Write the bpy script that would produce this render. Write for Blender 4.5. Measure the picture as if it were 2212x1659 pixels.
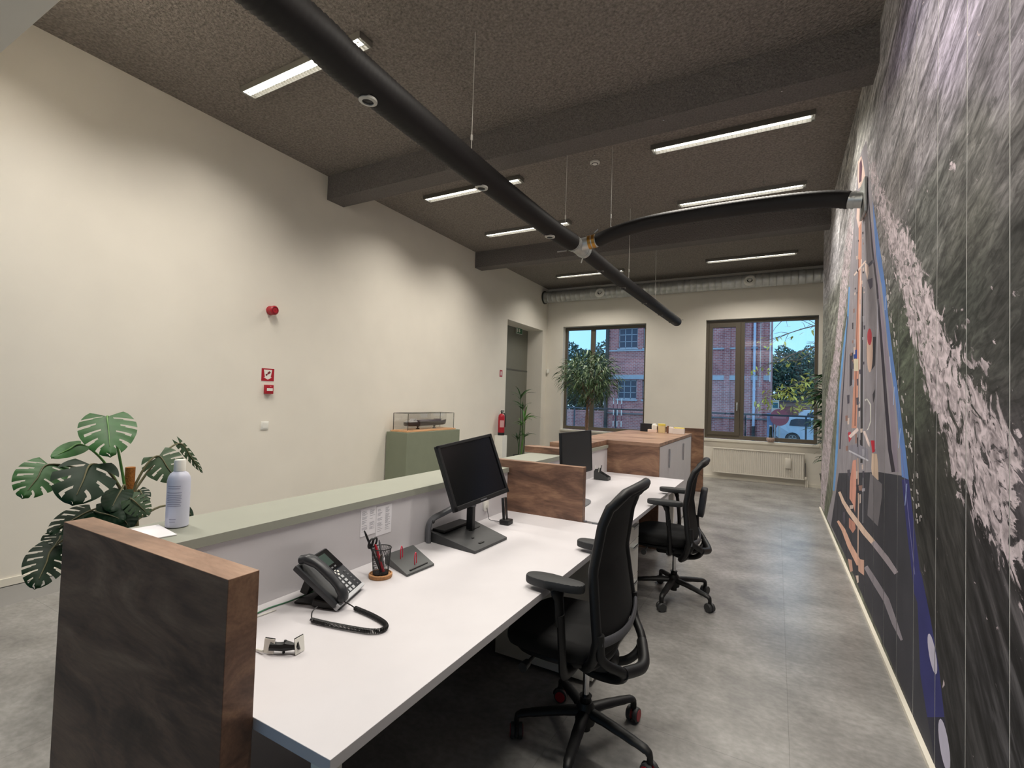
import bpy, bmesh, math, random
import numpy as np
from mathutils import Vector, Matrix, Quaternion
random.seed(7)
PI = math.pi
SC = bpy.context.scene
COL = SC.collection
for o_ in list(bpy.data.objects): bpy.data.objects.remove(o_)

# ------------------------------------------------------------------ camera
cam_d = bpy.data.cameras.new('camera'); cam = bpy.data.objects.new('camera', cam_d); COL.objects.link(cam)
cr, cu, cf = Vector((0.87609, 0.48112, 0.03131)), Vector((-0.01301, -0.04131, 0.99906)), Vector((-0.48197, 0.87568, 0.02993))
mw = Matrix.Identity(4)
for i in range(3):
    mw[i][0] = cr[i]; mw[i][1] = cu[i]; mw[i][2] = -cf[i]
mw.translation = (0, 0, 1.5); cam.matrix_world = mw
cam_d.sensor_width = 36; cam_d.lens = 1040.4/2212*36; cam_d.clip_start = 0.03; cam_d.clip_end = 300
SC.camera = cam

# ------------------------------------------------------------------ world: dusk sky
W = bpy.data.worlds.new('dusk_sky'); SC.world = W; W.use_nodes = True
wn = W.node_tree.nodes; wl = W.node_tree.links
bg = wn['Background']
tc = wn.new('ShaderNodeTexCoord'); sp = wn.new('ShaderNodeSeparateXYZ'); rp = wn.new('ShaderNodeValToRGB')
wl.new(tc.outputs['Generated'], sp.inputs[0]); wl.new(sp.outputs['Z'], rp.inputs[0]); wl.new(rp.outputs[0], bg.inputs[0])
e = rp.color_ramp.elements
e[0].position = 0.0; e[0].color = (0.40, 0.60, 0.82, 1)
e[1].position = 1.0; e[1].color = (0.30, 0.42, 0.60, 1)
x_ = e.new(0.10); x_.color = (0.235, 0.50, 0.80, 1)
x_ = e.new(0.30); x_.color = (0.24, 0.46, 0.70, 1)
bg.inputs[1].default_value = 1.5

# ------------------------------------------------------------------ exposure
SC.view_settings.view_transform = 'Standard'; SC.view_settings.look = 'None'
SC.view_settings.gamma = 1; SC.view_settings.use_curve_mapping = False
SC.view_settings.exposure = 0.40
LAMP_W = 27.0            # watts per ceiling strip light
LAMP_COL = (1.0, 0.94, 0.85)

# ------------------------------------------------------------------ helpers
def lin(c):
    r = []
    for v in c[:3]:
        v = v/255.0
        r.append(v/12.92 if v <= .04045 else ((v+.055)/1.055)**2.4)
    return (r[0], r[1], r[2], 1)
MATS = {}
def pm(name, c, rough=.5, metal=0, bump=0, bscale=80, var=0, vscale=6, spec=.5, stretch=None, emit=0, coat=0, trans=0):
    if name in MATS: return MATS[name]
    m = bpy.data.materials.new(name); m.use_nodes = True; MATS[name] = m
    n = m.node_tree.nodes; l = m.node_tree.links; b = n['Principled BSDF']
    b.inputs['Base Color'].default_value = lin(c); b.inputs['Roughness'].default_value = rough
    b.inputs['Metallic'].default_value = metal; b.inputs['Specular IOR Level'].default_value = spec
    b.inputs['Coat Weight'].default_value = coat; b.inputs['Transmission Weight'].default_value = trans
    if emit: b.inputs['Emission Color'].default_value = lin(c); b.inputs['Emission Strength'].default_value = emit
    g = n.new('ShaderNodeNewGeometry'); mp = n.new('ShaderNodeMapping'); l.new(g.outputs['Position'], mp.inputs[0])
    if stretch: mp.inputs['Scale'].default_value = stretch
    nz = n.new('ShaderNodeTexNoise'); nz.inputs['Scale'].default_value = vscale; nz.inputs['Detail'].default_value = 5
    l.new(mp.outputs[0], nz.inputs[0])
    v = max(var, .03)
    mr = n.new('ShaderNodeMapRange'); mr.inputs[1].default_value = .25; mr.inputs[2].default_value = .75
    mr.inputs[3].default_value = 1-v; mr.inputs[4].default_value = 1+v
    l.new(nz.outputs[0], mr.inputs[0])
    hs = n.new('ShaderNodeHueSaturation'); hs.inputs['Color'].default_value = lin(c)
    l.new(mr.outputs[0], hs.inputs['Value']); l.new(hs.outputs[0], b.inputs['Base Color'])
    if bump:
        n2 = n.new('ShaderNodeTexNoise'); n2.inputs['Scale'].default_value = bscale; n2.inputs['Detail'].default_value = 4
        l.new(g.outputs['Position'], n2.inputs[0])
        bp = n.new('ShaderNodeBump'); bp.inputs['Strength'].default_value = min(bump, 1); bp.inputs['Distance'].default_value = .01*max(1, bump)
        l.new(n2.outputs[0], bp.inputs['Height']); l.new(bp.outputs[0], b.inputs['Normal'])
    return m

def ramp_mat(name, stops, scale, stretch, rough=.5, detail=8, dist=0.6, bump=.15, extra=None):
    m = bpy.data.materials.new(name); m.use_nodes = True; MATS[name] = m
    n = m.node_tree.nodes; l = m.node_tree.links; b = n['Principled BSDF']
    g = n.new('ShaderNodeNewGeometry'); mp = n.new('ShaderNodeMapping'); l.new(g.outputs['Position'], mp.inputs[0])
    mp.inputs['Scale'].default_value = stretch
    nz = n.new('ShaderNodeTexNoise'); nz.inputs['Scale'].default_value = scale; nz.inputs['Detail'].default_value = detail
    nz.inputs['Distortion'].default_value = dist; nz.inputs['Roughness'].default_value = .62
    l.new(mp.outputs[0], nz.inputs[0])
    r = n.new('ShaderNodeValToRGB'); l.new(nz.outputs[0], r.inputs[0])
    el = r.color_ramp.elements
    el[0].position, el[0].color = stops[0][0], lin(stops[0][1]); el[1].position, el[1].color = stops[-1][0], lin(stops[-1][1])
    for p, c in stops[1:-1]:
        q = el.new(p); q.color = lin(c)
    # fine grain lines
    mp2 = n.new('ShaderNodeMapping'); mp2.inputs['Scale'].default_value = (6, 40, 40) if 'oak' in name else (14, 18, 14)
    l.new(g.outputs['Position'], mp2.inputs[0])
    n2 = n.new('ShaderNodeTexNoise'); n2.inputs['Scale'].default_value = scale*1.2; n2.inputs['Detail'].default_value = 3
    l.new(mp2.outputs[0], n2.inputs[0])
    mr = n.new('ShaderNodeMapRange'); mr.inputs[1].default_value = .3; mr.inputs[2].default_value = .7
    mr.inputs[3].default_value = .86; mr.inputs[4].default_value = 1.1; l.new(n2.outputs[0], mr.inputs[0])
    hs = n.new('ShaderNodeHueSaturation'); l.new(r.outputs[0], hs.inputs['Color']); l.new(mr.outputs[0], hs.inputs['Value'])
    l.new(hs.outputs[0], b.inputs['Base Color']); b.inputs['Roughness'].default_value = rough
    bp = n.new('ShaderNodeBump'); bp.inputs['Strength'].default_value = bump; bp.inputs['Distance'].default_value = .002
    l.new(n2.outputs[0], bp.inputs['Height']); l.new(bp.outputs[0], b.inputs['Normal'])
    return m

def tag(o, label=None, cat=None, group=None, kind=None):
    if label: o['label'] = label
    if cat: o['category'] = cat
    if group: o['group'] = group
    if kind: o['kind'] = kind
    return o
def empty(name, loc, label, cat, group=None, rz=0):
    o = bpy.data.objects.new(name, None); COL.objects.link(o); o.location = loc; o.rotation_euler = (0, 0, rz)
    o.empty_display_size = .05
    return tag(o, label, cat, group)
def link_mesh(name, me, mats, parent=None, smooth=False, loc=None):
    for m in (mats if isinstance(mats, (list, tuple)) else [mats]):
        if m is not None: me.materials.append(m)
    if smooth:
        me.polygons.foreach_set('use_smooth', [True]*len(me.polygons))
    o = bpy.data.objects.new(name, me); COL.objects.link(o)
    if parent: o.parent = parent
    if loc: o.location = loc
    return o
def auto_smooth(me, ang=40):
    bm = bmesh.new(); bm.from_mesh(me)
    for f in bm.faces: f.smooth = True
    for ed in bm.edges:
        if len(ed.link_faces) == 2 and ed.calc_face_angle(0) > math.radians(ang): ed.smooth = False
    bm.to_mesh(me); bm.free()

class MB:
    """collects shapes into one mesh"""
    def __init__(s): s.bm = bmesh.new(); s.mi = 0
    def _fin(s, before, mi=None):
        if mi is None: mi = s.mi
        for f in s.bm.faces:
            if f.index == -1 or f not in before: f.material_index = mi
    def faces(s, vs, fs, mi=None):
        bv = [s.bm.verts.new(v) for v in vs]
        for f in fs:
            try:
                q = s.bm.faces.new([bv[i] for i in f]); q.material_index = s.mi if mi is None else mi
            except ValueError: pass
        return bv
    def box(s, a, b, bev=0, M=None, mi=None):
        t = bmesh.new()
        x0, y0, z0 = a; x1, y1, z1 = b
        vs = [t.verts.new(p) for p in ((x0,y0,z0),(x1,y0,z0),(x1,y1,z0),(x0,y1,z0),(x0,y0,z1),(x1,y0,z1),(x1,y1,z1),(x0,y1,z1))]
        for f in ((0,3,2,1),(4,5,6,7),(0,1,5,4),(1,2,6,5),(2,3,7,6),(3,0,4,7)): t.faces.new([vs[i] for i in f])
        if bev: bmesh.ops.bevel(t, geom=t.edges[:], offset=bev, segments=2, affect='EDGES', profile=.5)
        s.add(t, M, mi); return s
    def add(s, t, M=None, mi=None):
        if M is not None: bmesh.ops.transform(t, matrix=M, verts=t.verts)
        for f in t.faces: f.material_index = s.mi if mi is None else mi
        me = bpy.data.meshes.new('tmp'); t.to_mesh(me); t.free(); s.bm.from_mesh(me); bpy.data.meshes.remove(me)
        return s
    def prism(s, pts, z0, z1, M=None, mi=None, bev=0):
        t = bmesh.new()
        a = [t.verts.new((p[0], p[1], z0)) for p in pts]; b = [t.verts.new((p[0], p[1], z1)) for p in pts]
        n = len(pts)
        t.faces.new(a[::-1]); t.faces.new(b)
        for i in range(n): t.faces.new((a[i], a[(i+1) % n], b[(i+1) % n], b[i]))
        bmesh.ops.recalc_face_normals(t, faces=t.faces)
        if bev: bmesh.ops.bevel(t, geom=t.edges[:], offset=bev, segments=2, affect='EDGES', profile=.5)
        s.add(t, M, mi); return s
    def tube(s, pts, r, seg=8, cap=True, flat=1.0, mi=None, up=None):
        pts = [Vector(p) for p in pts]; n = len(pts)
        rs = r if isinstance(r, (list, tuple)) else [r]*n
        rings = []; prev = None
        for i, p in enumerate(pts):
            d = (pts[min(i+1, n-1)]-pts[max(i-1, 0)]).normalized()
            if prev is None:
                u = Vector(up) if up else (Vector((0, 0, 1)) if abs(d.z) < .95 else Vector((1, 0, 0)))
            else: u = prev
            a = d.cross(u)
            if a.length < 1e-6: a = d.orthogonal()
            a.normalize(); b = a.cross(d).normalized(); prev = b
            rings.append([s.bm.verts.new(p + a*math.cos(2*PI*k/seg)*rs[i] + b*math.sin(2*PI*k/seg)*rs[i]*flat) for k in range(seg)])
        m = s.mi if mi is None else mi
        for i in range(n-1):
            for k in range(seg):
                f = s.bm.faces.new((rings[i][k], rings[i][(k+1) % seg], rings[i+1][(k+1) % seg], rings[i+1][k])); f.material_index = m
        if cap:
            f = s.bm.faces.new(rings[0][::-1]); f.material_index = m
            f = s.bm.faces.new(rings[-1]); f.material_index = m
        return s
    def lathe(s, prof, seg=24, M=None, mi=None, cap=True):
        t = bmesh.new(); rings = []
        for r, z in prof:
            rings.append([t.verts.new((r*math.cos(2*PI*k/seg), r*math.sin(2*PI*k/seg), z)) for k in range(seg)])
        for i in range(len(prof)-1):
            for k in range(seg): t.faces.new((rings[i][k], rings[i][(k+1) % seg], rings[i+1][(k+1) % seg], rings[i+1][k]))
        if cap:
            if prof[0][0] > 1e-5: t.faces.new(rings[0][::-1])
            if prof[-1][0] > 1e-5: t.faces.new(rings[-1])
        bmesh.ops.remove_doubles(t, verts=t.verts, dist=1e-6)
        bmesh.ops.recalc_face_normals(t, faces=t.faces)
        s.add(t, M, mi); return s
    def sphere(s, c, r, M=None, mi=None, sub=2, scl=(1, 1, 1)):
        t = bmesh.new(); bmesh.ops.create_icosphere(t, subdivisions=sub, radius=r)
        bmesh.ops.scale(t, vec=scl, verts=t.verts); bmesh.ops.translate(t, vec=c, verts=t.verts)
        s.add(t, M, mi); return s
    def mesh(s, name='m', smooth=False, ang=40):
        me = bpy.data.meshes.new(name); s.bm.to_mesh(me); s.bm.free()
        if smooth: auto_smooth(me, ang)
        return me
    def obj(s, name, mats, parent=None, smooth=False, ang=40, loc=None):
        me = s.mesh(name, smooth, ang)
        return link_mesh(name, me, mats, parent, False, loc)
def B(name, a, b, mat, parent=None, bev=0, M=None): return MB().box(a, b, bev, M).obj(name, mat, parent)
def frame(o, x, y, z):
    """matrix with origin o and axes x,y,z"""
    m = Matrix.Identity(4)
    for i in range(3): m[i][0] = x[i]; m[i][1] = y[i]; m[i][2] = z[i]; m[i][3] = o[i]
    return m
def curve_pts(ctrl, n=8):
    """catmull-rom through control points"""
    P = [Vector(c) for c in ctrl]; out = []
    P = [P[0]*2-P[1]] + P + [P[-1]*2-P[-2]]
    for i in range(1, len(P)-2):
        for k in range(n):
            t = k/n; a, b, c, d = P[i-1], P[i], P[i+1], P[i+2]
            out.append(.5*((2*b)+(c-a)*t+(2*a-5*b+4*c-d)*t*t+(3*b-a-3*c+d)*t**3))
    out.append(P[-2]); return out
def dup(root, loc=None, rz=None, label=None):
    r = root.copy(); COL.objects.link(r)
    if loc is not None: r.location = loc
    if rz is not None: r.rotation_euler = (0, 0, rz)
    if label: r['label'] = label
    for c in list(root.children):
        q = c.copy(); COL.objects.link(q); q.parent = r
        for g in list(c.children):
            h = g.copy(); COL.objects.link(h); h.parent = q
    return r

# ------------------------------------------------------------------ constants (metres)
XL, XR, YF, YM, H, ZB = -4.972, 0.598, 10.758, 8.62, 4.213, 3.916
YB = -3.2; XA = 2.2        # wall behind the camera, alcove beyond the mural wall
DZ = 0.74

# ------------------------------------------------------------------ materials
m_wall = pm('wall_paint', (229, 223, 211), .85, bump=.04, bscale=300, var=.015, vscale=2)
m_wallfar = m_wall
m_ceil = pm('sprayed_ceiling', (132, 125, 118), .95, bump=3.0, bscale=42, var=.42, vscale=48)
m_beam_shaded = pm('sprayed_beam_shaded', (108, 103, 99), .95, bump=2.0, bscale=60, var=.3, vscale=70)  # ceiling spray again, with the beams' shade put into a darker colour
m_white = pm('white_laminate', (203, 200, 203), .38, var=.02)
m_edge = pm('white_edge', (190, 193, 202), .5)
m_sage = pm('sage_laminate', (147, 149, 137), .55, var=.03)
m_sagedark = pm('sage_pedestal', (126, 132, 112), .6, var=.04)
m_black = pm('black_plastic', (17, 17, 18), .5)
m_black2 = pm('dark_grey_plastic', (58, 59, 60), .5)
m_screen = pm('screen_glass', (10, 10, 12), .18)
m_fabric = pm('black_fabric', (14, 14, 15), .9, bump=.3, bscale=900, var=.2, vscale=300)
m_mesh = pm('black_mesh', (8, 8, 9), .8, bump=.3, bscale=700, var=.1)
m_greyp = pm('grey_plastic', (96, 97, 101), .45)
m_chrome = pm('chrome', (200, 200, 202), .15, 1)
m_steel = pm('galvanised_steel', (190, 192, 190), .38, .65, bump=.1, bscale=40, var=.12, vscale=14)
m_brass = pm('brass_band', (190, 140, 70), .3, 1)
m_red = pm('fire_red', (170, 22, 40), .4)
m_whitep = pm('white_plastic', (232, 230, 222), .45)
m_radi = pm('radiator_enamel', (222, 216, 204), .4)
m_frame = pm('taupe_aluminium', (92, 84, 72), .45)
m_skirt = pm('skirting_paint', (226, 220, 206), .5)
m_grey_door = pm('grey_green_door', (118, 117, 106), .6, var=.03)
m_leaf = pm("monstera_leaf", (38, 84, 34), .5, spec=.3, var=.25, vscale=12)
m_leafd = pm("monstera_leaf_dark", (10, 36, 18), .5, spec=.15, var=.25, vscale=12)
m_leafg = pm('monstera_leaf_grey', (62, 82, 58), .55, spec=.3, var=.2, vscale=12)
m_ficus = pm('ficus_leaf', (66, 92, 56), .45, var=.45, vscale=9)
m_ficus2 = pm('ficus_leaf_pale', (120, 142, 100), .45, var=.3, vscale=9)
m_palm = pm('palm_leaf', (92, 140, 62), .45, var=.3, vscale=9)
m_palmd = pm('palm_leaf_dark', (52, 82, 44), .45, var=.3, vscale=9)
m_stem = pm('stem', (90, 86, 56), .6, var=.2)
m_bark = pm('bark', (132, 104, 86), .85, bump=.5, bscale=60, var=.25, vscale=30)
m_coir = pm('coir_pole', (156, 98, 42), .95, bump=.8, bscale=160, var=.3, vscale=60)
m_pot = pm('grey_pot', (70, 68, 66), .6)
m_soil = pm('soil', (46, 36, 28), .95, bump=.6, bscale=90)
m_pine = pm('light_wood', (206, 160, 118), .45, var=.12, vscale=10, stretch=(1, .15, 1))
m_cork = pm('cork', (178, 130, 86), .8, var=.2, vscale=120, bump=.3, bscale=200)
m_paper = pm('paper', (236, 234, 238), .7)
m_ink = pm('print_ink', (120, 120, 130), .8)
m_cable = pm('white_cable', (210, 208, 200), .5)
m_greenc = pm('green_cable', (70, 120, 90), .5)
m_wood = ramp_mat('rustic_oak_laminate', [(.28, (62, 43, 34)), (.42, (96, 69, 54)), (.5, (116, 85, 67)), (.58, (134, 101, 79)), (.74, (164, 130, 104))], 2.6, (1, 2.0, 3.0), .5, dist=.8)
m_woodtop_lit = ramp_mat('rustic_oak_top_lit', [(.28, (92, 70, 56)), (.42, (128, 98, 79)), (.52, (148, 116, 95)), (.62, (164, 132, 110)), (.78, (182, 154, 132))], 2.0, (1, 3, 2.2), .42)  # lighter copy of the oak, light from above painted into upward faces
m_floor = ramp_mat('stone_look_vinyl', [(.28, (106, 105, 103)), (.42, (128, 126, 123)), (.55, (144, 142, 139)), (.72, (162, 160, 157))], 1.7, (1, 1.15, 1), .27, detail=9, dist=.15, bump=.03)
def glass_mat(name, tint, refl=1.0, ior=1.5):
    m = bpy.data.materials.new(name); m.use_nodes = True
    n = m.node_tree.nodes; l = m.node_tree.links; n.remove(n['Principled BSDF'])
    t = n.new('ShaderNodeBsdfTransparent'); t.inputs[0].default_value = (*tint, 1)
    g = n.new('ShaderNodeBsdfGlossy'); g.inputs['Roughness'].default_value = .01
    fr = n.new('ShaderNodeFresnel'); fr.inputs[0].default_value = ior
    nz = n.new('ShaderNodeTexNoise'); nz.inputs['Scale'].default_value = 2
    mul = n.new('ShaderNodeMath'); mul.operation = 'MULTIPLY'; mul.inputs[1].default_value = refl
    l.new(fr.outputs[0], mul.inputs[0])
    mx = n.new('ShaderNodeMixShader'); l.new(mul.outputs[0], mx.inputs[0]); l.new(t.outputs[0], mx.inputs[1]); l.new(g.outputs[0], mx.inputs[2])
    l.new(mx.outputs[0], n['Material Output'].inputs[0]); return m
m_glass = glass_mat('window_glass', (.985, .99, .99), .7)
m_caseglass = glass_mat('case_glass', (.992, .995, .992), .25)
m_caseedge = glass_mat('case_glass_edge', (.45, .47, .45), 1.0)
m_tube = bpy.data.materials.new('lamp_tube'); m_tube.use_nodes = True
_b = m_tube.node_tree.nodes['Principled BSDF']; _b.inputs['Emission Color'].default_value = (1, .97, .9, 1); _b.inputs['Emission Strength'].default_value = 9
m_louvre = pm('louvre_aluminium', (215, 215, 210), .25, 1)

# ================================================================== SETTING
# floor of large vinyl tiles
fl = MB().box((XL-.5, YB, -.12), (XA, YF+.0, -.006)).obj('floor', pm('screed', (132, 130, 127), .8)); fl['kind'] = 'structure'
TS = .92
tile_me = MB().box((0.0004, 0.0004, -.006), (TS-.0004, TS-.0004, 0)).mesh('tile'); tile_me.materials.append(m_floor)
x = .068-TS*6
while x < XA:
    y = YB
    while y < YF-.001:
        x0, x1, y0, y1 = max(x, XL-.4), min(x+TS, XA), y, min(y+TS, YF)
        if x1-x0 > .02 and not (x0 < XL-.3 and y1 < 8):
            if x1-x0 > TS-.001 and y1-y0 > TS-.001:
                t = bpy.data.objects.new('tile', tile_me); COL.objects.link(t)
            else:
                t = MB().box((.0004, .0004, -.006), (x1-x0-.0004, y1-y0-.0004, 0)).obj('tile', m_floor)
            t.location = (x0, y0, 0); t.parent = fl
        y += TS
    x += TS
def struct(name, a, b, m, bev=0):
    o = B(name, a, b, m, None, bev); o['kind'] = 'structure'; return o
struct('ceiling', (XL-.5, YB, H), (XA, YF+.2, H+.15), m_ceil)
for i, (a, b) in enumerate(((4.077, 4.337), (7.457, 7.689))):
    struct('trim_%d' % (i+1), (XL, a, ZB), (XR, b, H+.01), m_beam_shaded)
# left wall with a passage opening
lw = MB()
lw.box((XL-.2, YB, 0), (XL, 8.76, H)); lw.box((XL-.2, 8.76, 3.16), (XL, 10.50, H)); lw.box((XL-.2, 10.50, 0), (XL, YF, H))
lw.box((XL-.42, 8.6, 0), (XL-.2, 8.76, H)); lw.box((XL-.42, 10.50, 0), (XL-.2, YF, H)); lw.box((XL-.42, 8.76, 3.16), (XL-.2, 10.50, H))
o = lw.obj('wall_left', m_wall); o['kind'] = 'structure'
# grey door leaf filling the deep opening
dr = B('door_1', (XL-.46, 8.70, 0), (XL-.40, 10.56, 2.16), m_grey_door); dr['kind'] = 'structure'
B('overpanel', (XL-.46, 8.70, 2.18), (XL-.405, 10.56, 3.2), m_grey_door, dr)
B('rail', (XL-.41, 8.70, 2.15), (XL-.395, 10.56, 2.185), pm('door_rail', (90, 89, 82), .6), dr)
# far wall with two windows
fw = MB(); wz0, wz1 = .79, 3.27; a0, a1, b0, b1 = -4.55, -2.564, -1.318, .685
fw.box((XL-.2, YF, 0), (XA, YF+.30, wz0)); fw.box((XL-.2, YF, wz1), (XA, YF+.30, H))
fw.box((XL-.2, YF, wz0), (a0, YF+.30, wz1)); fw.box((a1, YF, wz0), (b0, YF+.30, wz1)); fw.box((b1, YF, wz0), (XA, YF+.30, wz1))
o = fw.obj('wall_back', m_wall); o['kind'] = 'structure'
def window(n, xa, xb, yf, mull, sides, casement=None):
    t = .045; z0, z1 = wz0+.02, wz1-.01
    w = MB()
    w.box((xa, yf, z0), (xa+sides, yf+.07, z1), .004); w.box((xb-sides, yf, z0), (xb, yf+.07, z1), .004)
    w.box((xa+.003, yf+.001, z1-.065), (xb-.003, yf+.071, z1-.001), .004); w.box((xa+.003, yf+.001, z0+.001), (xb-.003, yf+.071, z0+.075), .004)
    for m0, m1 in mull: w.box((m0, yf+.002, z0+.002), (m1, yf+.072, z1-.002), .004)
    o = w.obj('window_%d' % n, m_frame); o['kind'] = 'structure'
    return o, z0, z1
w1, z0, z1 = window(1, -4.545, -2.57, YF+.15, [(-3.90, -3.79)], .06)
B('pane', (-4.49, YF+.185, z0+.07), (-3.90, YF+.189, z1-.06), m_glass, w1)
B('pane', (-3.79, YF+.185, z0+.07), (-2.63, YF+.189, z1-.06), m_glass, w1)
w2, z0, z1 = window(2, -1.316, .680, YF+.08, [(-.66, -.585)], .055)
cs = MB()
for q in (((-1.262, 0), (-1.19, 1)), ((-.755, 0), (-.66, 1))): cs.box((q[0][0], YF+.065, z0+.07), (q[1][0], YF+.14, z1-.06), .004)
cs.box((-1.258, YF+.066, z0+.072), (-.664, YF+.139, z0+.145), .004); cs.box((-1.258, YF+.066, z1-.15), (-.664, YF+.139, z1-.062), .004)
cs.obj('casement', m_frame, w2)
B('pane', (-1.19, YF+.10, z0+.14), (-.755, YF+.104, z1-.14), m_glass, w2)
B('pane', (-.585, YF+.12, z0+.07), (.628, YF+.124, z1-.06), m_glass, w2)
hm = MB(); hm.box((-.72, YF+.045, 1.42), (-.695, YF+.066, 1.56), .003); hm.box((-.718, YF+.01, 1.50), (-.697, YF+.05, 1.525), .003); hm.box((-.718, YF+.008, 1.39), (-.697, YF+.026, 1.525), .004)
hm.obj('handle', m_steel, w2)
# sills
struct('trim_3', (a0-.02, YF-.03, wz0-.03), (a1+.02, YF+.16, wz0+.012), m_skirt, .004)
struct('trim_4', (b0-.02, YF-.04, wz0-.035), (b1+.02, YF+.09, wz0+.012), m_skirt, .004)
# mural wall, alcove behind it, wall behind the camera, header
struct('wall_right', (XR+.0008, YB, 0), (XR+.16, YM, H), pm('mural_backing', (226, 224, 220), .8))
struct('wall_alcove', (XA, YM-1.0, 0), (XA+.1, YF+.3, H), m_wall)
struct('wall_niche', (XR+.16, YM-1.1, 0), (XA+.1, YM-1.0, H), m_wall)
fb = MB(); fb.box((XL-.2, YB-.2, 0), (XA, YB, .9)); fb.box((XL-.2, YB-.2, 2.9), (XA, YB, H)); fb.box((XL-.2, YB-.2, .9), (-3.6, YB, 2.9)); fb.box((-.6, YB-.2, .9), (XA, YB, 2.9))
o = fb.obj('wall_front', m_wall); o['kind'] = 'structure'
struct('trim_5', (XL, .56, 3.2), (XR, .836, H), m_wall)
for nm, a, b in (('baseboard_left', (XL, YB, 0), (XL+.014, 8.76, .055)), ('baseboard_back', (XL, YF-.014, 0), (XA, YF, .055)),
                 ('baseboard_right', (XR-.022, YB, 0), (XR+.004, YM, .022)), ('baseboard_niche', (XL, 10.5, 0), (XL+.014, YF, .055))):
    struct(nm, a, b, m_skirt)

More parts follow.
